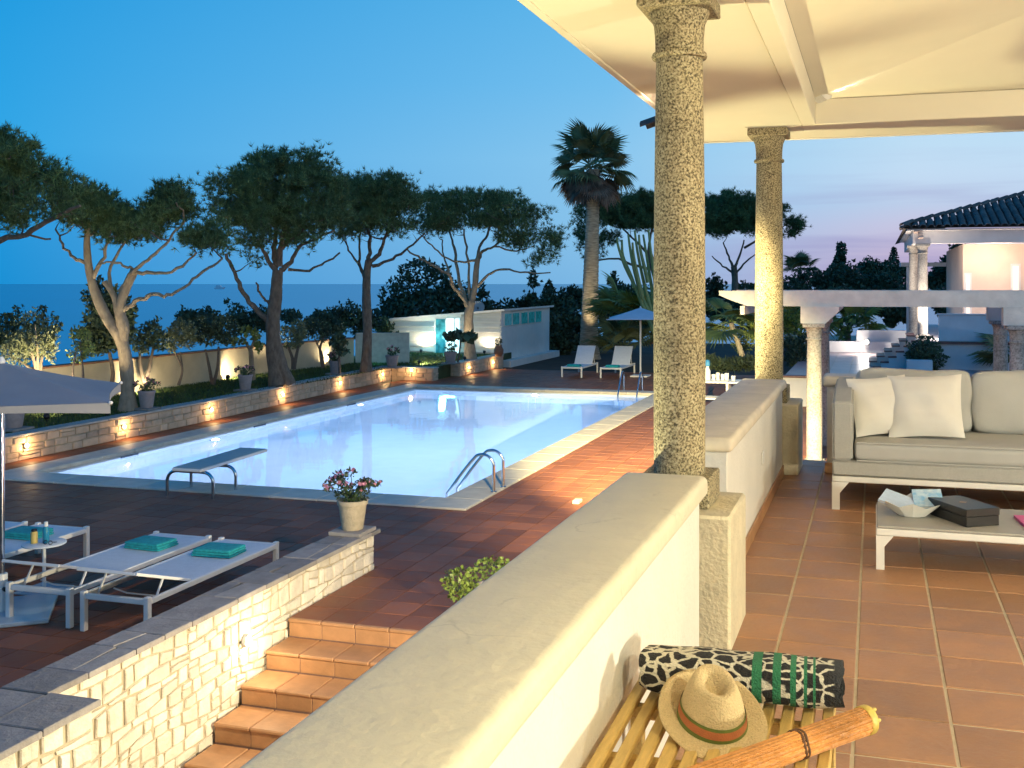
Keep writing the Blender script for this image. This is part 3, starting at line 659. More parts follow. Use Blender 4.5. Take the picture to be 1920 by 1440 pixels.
# ---- porch roof
pr = thing('porch_roof', 'cream plastered porch roof with beams and a shallow vaulted ceiling', 'roof', (2, 4, 2.75))
ZS = 2.75
so_ = MB(); so_.box(-1.5,-4,ZS+.008,-.552,9.1,ZS+.14); so_.box(-.552,8.50,ZS+.008,5.6,9.1,ZS+.14); so_.build('soffit', 'soffit', pr)
fa = MB(); fa.box(-1.515,-4,ZS,-1.47,9.115,ZS+.17,.004); fa.build('fascia', 'soffit', pr); fb = MB(); fb.box(-1.47,9.07,ZS,5.6,9.115,ZS+.17,.004); fb.build('fascia', 'soffit', pr)
MB().box(-.55,-4,ZS,-.44,8.26,ZS+.2,.006).build('beam', 'soffit', pr)
MB().box(-.55,8.262,ZS,5.6,8.50,ZS+.2,.006).build('beam', 'soffit', pr)
MB().box(-1.0,4.30,ZS,-.552,4.60,ZS+.06,.004).build('tie_beam', 'soffit', pr)
MB().box(-1.0,8.30,ZS,-.552,8.60,ZS+.06,.004).build('tie_beam', 'soffit', pr)
ce = MB(); zc = ZS+.2; A = (-.44,-4,zc); B = (-.44,8.262,zc); C_ = (5.6,8.262,zc); D_ = (5.6,-4,zc); k = .17; r1 = (2.58, 5.24, zc+3.02*k); r2 = (2.58, -1.0, zc+3.02*k)
ce.add([A,B,C_,D_,r1,r2], [(0,1,4,5),(1,2,4),(2,3,5,4),(3,0,5)]); ce.build('vaulted_ceiling', 'soffit', pr, recalc=False)
tp = MB(); tp.add([(-1.6,-4,ZS+.17),(-1.6,9.2,ZS+.17),(5.6,9.2,ZS+.17),(5.6,-4,ZS+.17),(2.5,5,ZS+1.2),(2.5,-2,ZS+1.2)], [(0,1,4,5),(1,2,4),(2,3,5,4),(3,0,5)]); tp.build('roof_slope', 'rooftile', pr, recalc=False)
def half_tile(mb, a, b, r0, r1, th=.014, n=7, up=Vector((0,0,1))):
    a, b = Vector(a), Vector(b); d = (b-a).normalized(); s = d.cross(up).normalized(); u = s.cross(d); vs = []
    for p, r in ((a, r0), (b, r1)):
        for q in (r, r-th):
            for i in range(n): w = math.pi*i/(n-1); vs.append(p+s*math.cos(w)*q+u*math.sin(w)*q*.8)
    f = []
    for i in range(n-1): f += [(i, i+1, 2*n+i+1, 2*n+i), (n+i+1, n+i, 3*n+i, 3*n+i+1), (i+1, i, n+i, n+i+1), (2*n+i, 2*n+i+1, 3*n+i+1, 3*n+i)]
    f += [(0, 2*n, 3*n, n), (n-1, 2*n-1, 4*n-1, 3*n-1)]
    return mb.add(vs, f)
hp = MB(); e0 = at(1207, 240, 9.3); half_tile(hp, e0, Vector((-1.05, 8.9, 3.16)), .085, .075); hp.build('hip_tile', 'rooftile', pr)
hw = thing('house_wall', 'plain cream house wall along the back of the terrace', 'wall', (5.6, 2, 0)); MB().box(5.5,-4,0,5.6,8.3,ZS+.2).build('wall_body', 'plaster', hw)
# ================================================================== terrace furniture
# ---- sofa
sf = thing('sofa', 'low white framed outdoor sofa with grey beige cushions', 'sofa', (.9, 7.5, 0))
SX0, SX1, SY0, SY1 = -.27, 2.35, 7.03, 7.98
fr_ = MB(); fr_.box(SX0, SY0, .185, SX1, SY0+.05, .222, .005); fr_.box(SX0, SY1-.05, .185, SX1, SY1, .222, .005); fr_.box(SX0, SY0+.05, .185, SX0+.05, SY1-.05, .222, .005); fr_.box(SX1-.05, SY0+.05, .185, SX1, SY1-.05, .222, .005); fr_.build('frame', 'white', sf)
def gusset_leg(parent, x, y, z, sx, w=.05, m='white', g=.06):
    mb = MB(); x1 = x+sx*w; xg = x+sx*(w+g); lo, hi = min(x, x1), max(x, x1)
    mb.prism([(x, 0), (x1, 0), (x1, z-g*1.25), (xg, z-.001), (x, z-.001)], 1, y, y+.05); return mb.build('leg', m, parent)
for sx, x in ((1, SX0), (-1, SX1)):
    for y in (SY0, SY1-.05): gusset_leg(sf, x, y, .185, sx)
sb = MB(); sb.box(SX0+.002, SY0+.004, .225, SX1-.002, SY1-.004, .325, .012); sb.build('seat_base', 'sofa', sf, smooth=True)
am = MB(); am.prism([(SY0+.005, .326), (SY1-.005, .326), (SY1-.005, .80), (SY0+.30, .775), (SY0+.005, .715)], 0, SX0+.003, SX0+.135); a_o = am.build('arm', 'sofa', sf)
bmm = bmesh.new(); bmm.from_mesh(a_o.data); bmesh.ops.bevel(bmm, geom=bmm.edges[:], offset=.015, segments=3, affect='EDGES'); bmm.to_mesh(a_o.data); bmm.free()
br = MB(); br.box(SX0+.136, SY1-.10, .326, SX1-.002, SY1-.005, .79, .02); br.build('back_rest', 'sofa', sf, smooth=True)
sc = MB(); cushion(sc, 1.105, SY0+.42, .388, 2.46, .82, .125, .035, 14, .006, .001, 3); sc.build('seat_cushion', 'cushion', sf, smooth=True)
def back_cushion(x0, x1, seed, ztop=.875):
    mb = MB(); mx = rot_at(((x0+x1)/2, SY1-.245, .455), R(-13), 0, 0); cushion(mb, 0, 0, (ztop-.455)/2, x1-x0, .17, ztop-.455, .04, 14, .026, .005, seed, mx, ab=(.3, 1.4, .6)); return mb.build('back_cushion', 'cushion', sf, smooth=True)
back_cushion(-.12, .655, 5); back_cushion(.66, 1.47, 6); back_cushion(1.475, 2.32, 7)
def piping(parent, pts, r=.006): a = MB(); a.tube(pts, r, 6); return a.build('piping', 'cushion', parent, smooth=True)
yf = SY0+.012
piping(sf, [(-.11, yf, .447), (2.31, yf, .447)]); piping(sf, [(-.11, yf, .330), (2.31, yf, .330)])
def throw(lab, mx, w, h, seed):
    t = thing('throw_pillow', lab, 'pillow', mx.translation, 'ivory pillows on the sofa'); mb = MB(); pillow(mb, mx, w, h, .15, 16, seed); mb.build('pillow_cover', 'pillow', t, smooth='all')
    return t
throw('ivory pillow leaning in the corner by the sofa arm', rot_at((.045, 7.43, .655), R(-22), R(-4), R(18)), .42, .42, 3)
throw('larger ivory pillow in front, overlapping the corner pillow', rot_at((.335, 7.40, .665), R(-24), R(-3), R(-4)), .49, .45, 9)
# ---- coffee table
ct = thing('coffee_table', 'low white framed coffee table with grey top in front of the sofa', 'table', (.7, 5.93, 0))
TX0, TX1, TY0, TY1 = .01, 1.72, 5.62, 6.25
f2 = MB(); f2.box(TX0, TY0, .178, TX1, TY0+.045, .214, .005); f2.box(TX0, TY1-.045, .178, TX1, TY1, .214, .005); f2.box(TX0, TY0+.045, .178, TX0+.045, TY1-.045, .214, .005); f2.box(TX1-.045, TY0+.045, .178, TX1, TY1-.045, .214, .005); f2.build('frame', 'white', ct)
for sx, x in ((1, TX0), (-1, TX1)):
    for y in (TY0, TY1-.05): gusset_leg(ct, x, y, .178, sx, .042, g=.045)
MB().box(TX0+.004, TY0+.004, .2145, TX1-.004, TY1-.004, .228, .005).build('table_top', 'tabletop', ct)
zt = .2285
bw_ = thing('paper_bowl', 'folded white paper bowl at the end of the coffee table', 'bowl', (.2, 5.93, zt))
mb = MB(); rim = []; base = []; rr_ = random.Random(5)
for i in range(12):
    a = math.pi*2*i/12; q = 1 if i % 2 else .80; rim.append((.2+.165*math.cos(a)*(.86+.14*(i % 2)), 5.93+.14*math.sin(a)*(.86+.14*(i % 2)), zt+(.085 if i % 2 else .05)+rr_.uniform(-.008, .012))); base.append((.2+.075*math.cos(a), 5.93+.065*math.sin(a), zt+.002))
inn = [(p[0]+(.2-p[0])*.05, p[1]+(5.93-p[1])*.05, p[2]-.002) for p in rim]; inb = [(p[0]+(.2-p[0])*.1, p[1]+(5.93-p[1])*.1, p[2]+.006) for p in base]
mb.add(base+rim+inn+inb, [(i, (i+1) % 12, 12+(i+1) % 12, 12+i) for i in range(12)]+[(12+i, 12+(i+1) % 12, 24+(i+1) % 12, 24+i) for i in range(12)]+[(24+i, 24+(i+1) % 12, 36+(i+1) % 12, 36+i) for i in range(12)]+[tuple(range(12))[::-1], tuple(range(36, 48))]); mb.build('bowl_shell', 'paper', bw_, recalc=False)
def booklet(lab, mx, w, d, h, m, name='booklet', cat='booklet', pages=True):
    t = thing(name, lab, cat, mx.translation); a = MB(); a.box(-w/2, -d/2, h-.003, w/2, d/2, h, 0, mx); a.box(-w/2, -d/2, 0, w/2, d/2, .003, 0, mx); a.box(-w/2, -d/2, .003, -w/2+.003, d/2, h-.003, 0, mx); a.build('cover', m, t)
    b = MB(); b.box(-w/2+.003, -d/2+.004, .003, w/2-.004, d/2-.004, h-.003, 0, mx); b.build('pages', 'paper', t); return t
booklet('pale blue booklet propped in the paper bowl', rot_at((.135, 5.95, zt+.062), R(14), R(16), R(-14)), .20, .15, .014, 'bluepaper2')
booklet('blue and white picture booklet propped in the paper bowl beside the black box', rot_at((.285, 6.0, zt+.075), R(30), R(-3), R(4)), .155, .14, .016, 'bluepaper')
bb = thing('gift_box', 'black rectangular box with a small bronze emblem lying beside the paper bowl', 'box', (.46, 5.93, zt))
mx = rot_at((.46, 5.90, zt+.001), 0, R(0), R(32)); a = MB(); a.box(-.10, -.165, 0, .10, .165, .052, .002, mx); a.build('box_base', 'black_box', bb)
b = MB(); b.box(-.103, -.168, .053, .103, .168, .092, .003, mx); b.build('lid', 'black_box', bb)
c = MB(); c.lathe([(.018, 0), (.018, .0008)], 16); c.lathe([(.011, .0008), (.011, .0013)], 12); c.box(-.024, -.003, 0, .024, .003, .001); c.box(-.003, -.022, 0, .003, .022, .001); q = mx @ Matrix.Translation((.0, .0, .0925)); c.v = [tuple(q @ Vector(p)) for p in c.v]; c.build('emblem', 'emblem', bb)
booklet('magenta pink book lying flat on the coffee table', rot_at((.86, 5.88, zt), 0, 0, R(6)), .235, .30, .016, 'pink', 'book', 'book')
# ---- slatted stool
HS = .40
sl = thing('slatted_stool', 'honey coloured wooden stool with a slatted seat', 'stool', (-.335, 2.45, 0))
NX, PW = 11, .0505
for i in range(NX):
    x = -.632+i*PW; MB().box(x, 2.02, HS-.022, x+.031, 2.84, HS, .004).build('slat', 'wood', sl)
for y in (2.12, 2.36, 2.66): MB().box(-.64, y, HS-.055, -.085, y+.035, HS-.0225, .004).build('rail', 'wood', sl)
for x in (-.632, -.13):
    for y in (2.085, 2.70): MB().box(x, y, 0, x+.035, y+.034, HS-.056, .004).build('leg', 'wood', sl)
MB().box(-.597, 2.092, .10, -.12, 2.112, .135, .004).build('stretcher', 'wood', sl); MB().box(-.597, 2.707, .10, -.12, 2.727, .135, .004).build('stretcher', 'wood', sl)
# ---- rolled towel: black blotches on ivory, green stripes towards one end
tm = bpy.data.materials.new('blotched towel'); tm.use_nodes = True; t = tm.node_tree; b = t.nodes['Principled BSDF']; b.inputs['Roughness'].default_value = .95
tcx = N('ShaderNodeTexCoord', t); vo = N('ShaderNodeTexVoronoi', t); vo.feature = 'F1'; mpn = N('ShaderNodeMapping', t); mpn.inputs['Scale'].default_value = (1, 1.4, 1.4); t.links.new(tcx.outputs['Object'], mpn.inputs[0])
wn = N('ShaderNodeTexNoise', t); wn.inputs['Scale'].default_value = 22; t.links.new(mpn.outputs[0], wn.inputs[0])
ma = N('ShaderNodeVectorMath', t, operation='MULTIPLY_ADD'); ma.inputs[1].default_value = (.035,)*3; t.links.new(wn.outputs['Color'], ma.inputs[0]); t.links.new(mpn.outputs[0], ma.inputs[2]); t.links.new(ma.outputs[0], vo.inputs['Vector']); vo.inputs['Scale'].default_value = 21
vo.feature = 'DISTANCE_TO_EDGE'
cr = ramp(t, [(0, (.66,.62,.50)), (.075, (.62,.58,.46)), (.105, (.012,.012,.014))], vo.outputs['Distance']); cr.color_ramp.interpolation = 'LINEAR'
sx_ = N('ShaderNodeSeparateXYZ', t); t.links.new(tcx.outputs['Object'], sx_.inputs[0])
mr_ = N('ShaderNodeMapRange', t); mr_.inputs[1].default_value = -.27; mr_.inputs[2].default_value = .27; t.links.new(sx_.outputs[0], mr_.inputs[0])
g_ = (.02,.16,.075); k_ = (0,0,0)
st_ = ramp(t, [(0, k_), (.555, (1,1,1)), (.605, k_), (.655, (1,1,1)), (.695, k_), (.735, (1,1,1)), (.765, k_), (.80, (1,1,1)), (.815, k_), (.84, (1,1,1)), (.852, k_)], mr_.outputs[0]); st_.color_ramp.interpolation = 'CONSTANT'
mg = N('ShaderNodeMix', t, data_type='RGBA'); t.links.new(st_.outputs[0], mg.inputs[0]); t.links.new(cr.outputs[0], mg.inputs[6]); mg.inputs[7].default_value = (*g_, 1)
en = ramp(t, [(0, k_), (.93, k_), (.945, (1,1,1))], mr_.outputs[0]); me_ = N('ShaderNodeMix', t, data_type='RGBA'); t.links.new(en.outputs[0], me_.inputs[0]); t.links.new(mg.outputs[2], me_.inputs[6]); me_.inputs[7].default_value = (.014,.016,.02,1)
t.links.new(me_.outputs[2], b.inputs['Base Color']); nb = N('ShaderNodeTexNoise', t); nb.inputs['Scale'].default_value = 190; t.links.new(tcx.outputs['Object'], nb.inputs[0]); bp = N('ShaderNodeBump', t); bp.inputs['Strength'].default_value = 1; bp.inputs['Distance'].default_value = .008; t.links.new(nb.outputs[0], bp.inputs['Height']); t.links.new(bp.outputs[0], b.inputs['Normal']); M['towel'] = tm
def spiral_roll(L, a, b_, turns=2.3, th=.012, n=70, nx=14, seed=0):
    """cloth rolled up: flattened spiral section run along x"""
    rg = random.Random(seed); mb = MB(); sec = []
    for i in range(n+1):
        f = i/n; w = -math.pi/2+f*turns*2*math.pi; k = .32+.68*f
        ca, sa = math.cos(w), math.sin(w); sq = (abs(ca)**3.2+abs(sa)**3.2)**(-1/3.2); sec.append((ca*sq*a*k, sa*sq*b_*k))
    full = []
    for i, p in enumerate(sec):
        r = math.hypot(*p); full.append((p, (p[0]*(1-th/max(r, .02)), p[1]*(1-th/max(r, .02)))))
    ring = [f[0] for f in full]+[f[1] for f in full][::-1]; m = len(ring)
    for j in range(nx+1):
        x = -L/2+L*j/nx; e = 1-.10*abs(j/nx*2-1)**6; wv = .004*math.sin(j*1.3+seed)
        mb.v += [(x+(.010*math.sin(i*.35) if j in (0, nx) else 0), p[0]*e, p[1]*e+wv*.5) for i, p in enumerate(ring)]
    for j in range(nx):
        for i in range(m): i2 = (i+1) % m; mb.f.append((j*m+i, j*m+i2, (j+1)*m+i2, (j+1)*m+i))
    for base in (0, nx*m):
        for i in range(n): mb.f.append((base+i, base+i+1, base+m-2-i, base+m-1-i))
    return mb
tw = spiral_roll(.51, .098, .066, seed=2).build('rolled_towel', 'towel', None, smooth=True)
tw.location = (-.338, 2.735, HS+.068); tw.rotation_euler = (0, 0, R(3))
tag(tw, 'rolled black and ivory blotched towel with green stripes on the slatted stool', 'towel')
# ---- straw hat
ht = thing('straw_hat', 'straw trilby hat with a rust and olive ribbon on the stool', 'hat', (-.385, 2.53, HS))
def hat_pt(t_, a):
    """t_: 0 brim edge .. 1 head line .. 2 shoulder .. 3 crown centre ; front of the hat at a = 0"""
    ca, sa = math.cos(a), math.sin(a)
    if t_ <= 1:
        r = .138+(.088-.138)*t_; x, y = r*ca*1.10, r*sa*.96
        z = (1-t_)**1.3*(.040*max(0, -ca)**1.2+.012*abs(sa)-.012*max(0, ca))+.004+t_*.003
    elif t_ <= 2:
        f = t_-1; r = .088-.026*f**1.6-.006*f; x, y = r*ca*1.12, r*sa*.92
        y *= 1-.20*f*max(0, ca)**2; z = .007+.098*f**.85+.012*f*max(0, -ca)
        x -= .0
    else:
        f = t_-2; r = .056*(1-f); x, y = r*ca*1.12, r*sa*.92*(1-.20*max(0, ca)**2)
        ridge = .105+.012*max(0, -ca)+.015*math.sin(math.pi*min(1, f*1.0))*(.2)
        tear = math.exp(-((x+.004)/.046)**2-((y)/.024)**2); z = ridge-.046*tear*(1-math.exp(-(f*2.4)**2))
    return (x, y, z)
HN = 56
def hat_grid(t0, t1, n, th=.0025):
    mb = MB()
    for q in (0, th):
        for i in range(n+1):
            for k in range(HN):
                p = hat_pt(t0+(t1-t0)*i/n, 2*math.pi*k/HN); mb.v.append((p[0], p[1], p[2]-q))
    m = (n+1)*HN
    for q in (0, 1):
        for i in range(n):
            for k in range(HN):
                k2 = (k+1) % HN; f = (q*m+i*HN+k, q*m+i*HN+k2, q*m+(i+1)*HN+k2, q*m+(i+1)*HN+k); mb.f.append(f if q == 0 else f[::-1])
    for k in range(HN): k2 = (k+1) % HN; mb.f.append((k2, k, m+k, m+k2))
    return mb
hm = rot_at((0, 0, .026), R(0), R(0), R(0))
def place(mb, extra=None):
    q = Matrix.Translation((0, 0, .020)) @ Matrix.Rotation(R(-62), 4, 'Z') @ Matrix.Rotation(R(13), 4, 'Y')
    mb.v = [tuple(q @ Vector(p)) for p in mb.v]; return mb
place(hat_grid(0, 1, 8)).build('brim', 'straw', ht, smooth='all', local=True, recalc=False)
cr_ = MB(); g1 = hat_grid(1, 3, 26); place(g1).build('crown', 'straw', ht, smooth='all', local=True, recalc=False)
def band(t0, t1, off, m, nm):
    mb = MB()
    for i in range(4):
        for k in range(HN):
            a = 2*math.pi*k/HN; p = hat_pt(1+t0+(t1-t0)*i/3, a); mb.v.append((p[0]*(1+off), p[1]*(1+off), p[2]))
    for i in range(3):
        for k in range(HN): k2 = (k+1) % HN; mb.f.append((i*HN+k, i*HN+k2, (i+1)*HN+k2, (i+1)*HN+k))
    place(mb).build(nm, m, ht, smooth='all', local=True, recalc=False)
band(.0, .30, .022, 'ribbon_g', 'ribbon_edge'); band(.07, .235, .034, 'ribbon', 'ribbon')
# ---- rolled cane mat
cm = thing('cane_mat', 'rolled split cane mat tied with twine lying across the stool', 'cane mat', (-.2, 2.4, HS))
A_ = Vector((-.02, 2.60, HS+.036)); B_ = Vector((-.478, 2.054, HS+.032)); ax = (B_-A_); L_ = ax.length; ax.normalize(); s1 = ax.cross(Vector((0,0,1))).normalized(); s2 = s1.cross(ax)
mb = MB(); rg = random.Random(8)
for k in range(46):
    a = 2*math.pi*k/46; r0 = .0295*(1+rg.uniform(-.05, .05)); pts = []
    for i in range(6):
        f = i/5; rr0 = r0*(1-.10*f)*(1-.10*math.exp(-((f-.32)/.05)**2)); w = a+.25*f; pts.append(A_+ax*(L_*(f)+rg.uniform(-.004, .006)*(i in (0, 5)))+(s1*math.cos(w)+s2*math.sin(w))*rr0)
    mb.tube(pts, .0034*rg.uniform(.8, 1.15), 5)
mb.tube([A_, B_], .0262, 14); mb.build('cane_bundle', 'cane', cm, smooth=True)
q = ax.to_track_quat('Z', 'Y').to_matrix().to_4x4()
for f in (.318, .332):
    t_ = MB(); P = A_+ax*L_*f; pts = [P+(s1*math.cos(2*math.pi*k/20+f)+s2*math.sin(2*math.pi*k/20+f))*.0305+ax*.004*math.sin(k) for k in range(21)]; t_.tube(pts, .0042, 6); t_.build('twine', 'twine', cm, smooth=True)
e = MB(); q.translation = A_; e.lathe([(.0335,-.010),(.035,-.008),(.035,.010),(.0335,.012)], 26); e.v = [tuple(q @ Vector(p)) for p in e.v]; e.build('end_ring', 'cane_end', cm, smooth=True)
e2 = MB()
for k in range(20):
    a = rg.uniform(0, 6.28); rad = .026*math.sqrt(rg.random()); P = A_+(s1*math.cos(a)+s2*math.sin(a))*rad; e2.tube([P, P-ax*rg.uniform(.012, .03)+s1*rg.uniform(-.004, .004)], .005, 6)
e2.build('frayed_end', 'cane_end', cm)
# ================================================================== pool side furniture
def lounger_proto():
    t = thing('sun_lounger', 'x', 'sun lounger', (0,0,0), 'white sun loungers by the pool')
    Wd, Ln, Hh = .69, 1.96, .33; bx = lambda *a: MB().box(*a, .006)
    for y, e in ((0, 0), (Ln, -.05)):
        for x in (0, Wd-.05): bx(x, y+e, 0, x+.05, y+e+.05, Hh+.012).build('leg', 'white', t, local=True)
    for x in (0, Wd-.035): bx(x+.002, .05, Hh-.055, x+.033, Ln-.05, Hh-.005).build('side_rail', 'white', t, local=True)
    bx(.05, .006, Hh-.055, Wd-.05, .044, Hh-.006).build('end_rail', 'white', t, local=True); bx(.05, Ln-.044, Hh-.055, Wd-.05, Ln-.006, Hh-.006).build('end_rail', 'white', t, local=True)
    return t, Wd, Ln, Hh
def make_lounger(ang):
    t, Wd, Ln, Hh = lounger_proto(); hy = .62; bl = .74
    MB().box(.034, hy, Hh-.02, Wd-.034, Ln-.05, Hh-.008, .003).build('seat_sling', 'mesh_white', t, local=True)
    ca, sa = math.cos(ang), math.sin(ang)
    mx = Matrix.Translation((0, hy, Hh-.016)) @ Matrix.Rotation(-ang, 4, 'X') @ Matrix.Translation((0, -hy, 0))
    b = MB(); b.box(.065, hy-bl+.03, -.004, Wd-.065, hy-.004, .006, .002, mx); b.build('back_sling', 'mesh_white', t, local=True)
    f = MB()
    for x in (.042, Wd-.066): f.box(x, hy-bl, -.012, x+.024, hy-.002, .014, .004, mx)
    f.box(.066, hy-bl, -.012, Wd-.066, hy-bl+.026, .014, .004, mx); f.build('back_frame', 'white', t, local=True)
    pv = MB()
    for x in (.05, Wd-.06):
        p = mx @ Vector((x+.005, hy-bl*.52, -.012)); pv.bar(p, (x+.005, max(.16, p.y-.12), Hh-.05), .014, .014)
    pv.tube([(.06, .34, Hh-.055), (.2, .34, Hh-.085), (Wd-.2, .34, Hh-.085), (Wd-.06, .34, Hh-.055)], .007, 6); pv.build('back_prop', 'white', t, local=True)
    return t
def folded_towel(lab, x, y, z, rz, w=.42, d=.30):
    t = thing('folded_towel', lab, 'towel', (x, y, z), 'turquoise towels on the loungers', rz); rg = random.Random(int(x*100))
    for i in range(3):
        mb = MB(); cushion(mb, rg.uniform(-.006, .006), rg.uniform(-.006, .006), .012+i*.0235, w-.01*i, d-.006*i, .024, .011, 8, .002, .0012, i+3); mb.build('towel_fold', 'turq', t, smooth=True, local=True)
    return t
L1 = make_lounger(R(19))
L1.location = (-6.475, 7.19, ZD); L1['label'] = 'white sun lounger with raised back next to the rubble wall'
L2 = dup(L1, (-7.29, 7.22, ZD), None, 'white sun lounger between the side table and the lounger next to the rubble wall')
L3 = dup(L1, (-8.80, 7.20, ZD), None, 'white sun lounger behind the small round side table')
L4 = dup(L1, (-9.62, 7.20, ZD), None, 'white sun lounger cut off at the left edge of the photo')
folded_towel('folded turquoise towel on the lounger next to the rubble wall', -6.12, 8.62, ZD+.325, R(2))
folded_towel('folded turquoise towel on the lounger between the side table and rubble wall lounger', -6.93, 8.66, ZD+.325, R(-3))
folded_towel('folded turquoise towel on the lounger behind the round side table', -8.46, 8.66, ZD+.325, R(1))
# far pair, backs raised high, feet towards the pool
FL = make_lounger(R(52)); FL.rotation_euler = (0,0,R(180)); 
for i, (x, y, lab) in enumerate(((-8.80, 32.95, 'far white lounger with raised back beside the palm trunk'), (-7.55, 33.0, 'far white lounger with raised back beside the pale umbrella pole'))):
    o = FL if i == 0 else copy_tree(FL); o.location = (x, y, ZD); o['label'] = lab; o['group'] = 'far loungers under the palm'
    ft = folded_towel(('folded teal towel on the far lounger beside the palm trunk', 'folded teal towel on the far lounger beside the umbrella pole')[i], x-.34, y-1.68, ZD+.325, 0); ft['group'] = 'teal towels on the far loungers'
# ---- side table with jar and bottle
tb = thing('side_table', 'small round white side table between the loungers', 'table', (-7.66, 8.05, ZD))
a = MB(); a.lathe([(.19, .445), (.196, .45), (.196, .46), (.19, .465)], 30, (-7.66, 8.05, ZD)); a.build('table_top', 'mesh_white', tb, smooth=True)
a = MB(); a.tube([(-7.66, 8.05, ZD+.02), (-7.66, 8.05, ZD+.444)], .016, 12); a.build('stem', 'white', tb, smooth=True)
MB().box(-7.85, 7.87, ZD+.001, -7.47, 8.23, ZD+.02, .005).build('base_plate', 'glass_blue', tb)
zt2 = ZD+.4655
j = thing('candle_jar', 'small yellow jar with dark lid on the side table', 'jar', (-7.73, 8.0, zt2)); a = MB(); a.lathe([(.03, 0), (.032, .008), (.032, .10), (.024, .112)], 16, (-7.73, 8.0, zt2)); a.build('jar_body', 'yellowwax', j, smooth=True); a = MB(); a.lathe([(.026, .1125), (.026, .13), (.02, .135)], 16, (-7.73, 8.0, zt2)); a.build('lid', 'dark_metal', j)
j = thing('lotion_bottle', 'slim blue bottle with pale cap on the side table', 'bottle', (-7.62, 8.03, zt2)); a = MB(); a.lathe([(.026, 0), (.03, .006), (.03, .13), (.02, .16)], 16, (-7.62, 8.03, zt2)); a.build('bottle_body', 'bluebottle', j, smooth=True); a = MB(); a.lathe([(.019, .1605), (.019, .20), (.015, .205)], 14, (-7.62, 8.03, zt2)); a.build('bottle_cap', 'white', j)
j = thing('sunglasses', 'dark folded sunglasses lying on the side table', 'sunglasses', (-7.56, 8.0, zt2)); a = MB()
for s_ in (-1, 1): a.tube([(-7.56+s_*.03+.022*math.cos(w*.63), 7.99+.004*math.sin(w*.63), zt2+.02+.018*math.sin(w*.63)) for w in range(11)], .003, 5)
for s_ in (-1, 1): a.tube([(-7.56+s_*.052, 7.99, zt2+.022), (-7.56+s_*.05, 8.05, zt2+.014), (-7.56-s_*.03, 8.06, zt2+.008)], .0025, 5)
a.build('glasses_frame', 'dark_metal', j)
# ---- umbrellas
def umbrella(name, lab, cx, cy, side, rot, ze, za, m, valance=.09, pole_r=.027, base='slab', sag=.05):
    t = thing(name, lab, 'umbrella', (cx, cy, ZD)); n = 10; vs = []; fs = []
    ca, sa = math.cos(rot), math.sin(rot)
    def P(x, y, z): return (cx+x*ca-y*sa, cy+x*sa+y*ca, z)
    h = side/2; cs = [(h,h),(-h,h),(-h,-h),(h,-h)]; top = []
    for k in range(4):
        c0, c1 = cs[k], cs[(k+1) % 4]; mb = MB(); 
        for q in (0, -.006):
            for i in range(n+1):
                for jx in range(n+1):
                    r = i/n; s_ = jx/n; ex, ey = c0[0]+(c1[0]-c0[0])*s_, c0[1]+(c1[1]-c0[1])*s_
                    inn_ = 1-.045*math.sin(math.pi*s_)*r**3; z = za+(ze-za)*r-sag*math.sin(math.pi*r)*(.35+.65*math.sin(math.pi*s_))-.0*r
                    mb.v.append(P(ex*r*inn_, ey*r*inn_, z+q))
        m_ = (n+1)**2
        for q in (0, 1):
            for i in range(n):
                for jx in range(n):
                    f = (q*m_+i*(n+1)+jx, q*m_+(i+1)*(n+1)+jx, q*m_+(i+1)*(n+1)+jx+1, q*m_+i*(n+1)+jx+1); mb.f.append(f if q else f[::-1])
        mb.build('canopy_panel', m, t, smooth='all', recalc=False)
        vb = MB()
        for jx in range(n+1):
            s_ = jx/n; ex, ey = c0[0]+(c1[0]-c0[0])*s_, c0[1]+(c1[1]-c0[1])*s_; inn_ = 1-.045*math.sin(math.pi*s_)
            for off, zz in ((.002, ze-.001), (.004, ze-valance*(1-.35*math.sin(math.pi*s_)))): vb.v.append(P(ex*inn_*(1+off), ey*inn_*(1+off), zz))
        vb.f = [(2*i, 2*i+2, 2*i+3, 2*i+1) for i in range(n)]; vb.build('valance', m, t, smooth='all', recalc=False)
        r_ = MB(); r_.bar(P(0, 0, za-.05), P(c0[0]*.985, c0[1]*.985, ze-.02), .016, .02); r_.build('rib', 'white', t)
        tp_ = MB(); tp_.lathe([(.012,-.012),(.02,0),(.012,.014)], 8, P(c0[0]*1.005, c0[1]*1.005, ze)); tp_.build('rib_tip', 'white', t)
    pm = MB(); pm.tube([(cx, cy, ZD+.03), (cx, cy, za-.02)], pole_r, 14); pm.build('pole', 'steel' if base == 'slab' else 'white', t, smooth=True)
    fm = MB(); fm.lathe([(.03, 0), (.035, .02), (.012, .06)], 12, (cx, cy, za-.01)); fm.build('finial', 'white', t)
    if base == 'slab':
        b = MB(); q = rot_at((cx, cy, ZD), 0, 0, rot); b.box(-.42, -.42, .001, .42, .42, .04, .008, q); b.build('base_slab', 'glass_blue', t)
        b = MB(); b.lathe([(.05, .04), (.05, .36), (.045, .37)], 16, (cx, cy, ZD)); b.build('base_tube', 'white', t, smooth=True); b = MB(); b.tube([(cx+.05, cy-.02, ZD+.24), (cx+.085, cy-.04, ZD+.24)], .018, 10); b.build('knob', 'dark_metal', t)
    else:
        b = MB(); b.box(cx-.28, cy-.28, ZD+.001, cx+.28, cy+.28, ZD+.05, .008); b.build('base_slab', 'white', t)
    return t
side = 1.86; rot_u = math.atan2(1.45, -1.12)-math.pi/2
umbrella('garden_umbrella', 'grey white square umbrella over the loungers at the photo edge', -7.47, 7.36, side, rot_u, .50, .80, 'umbrella')
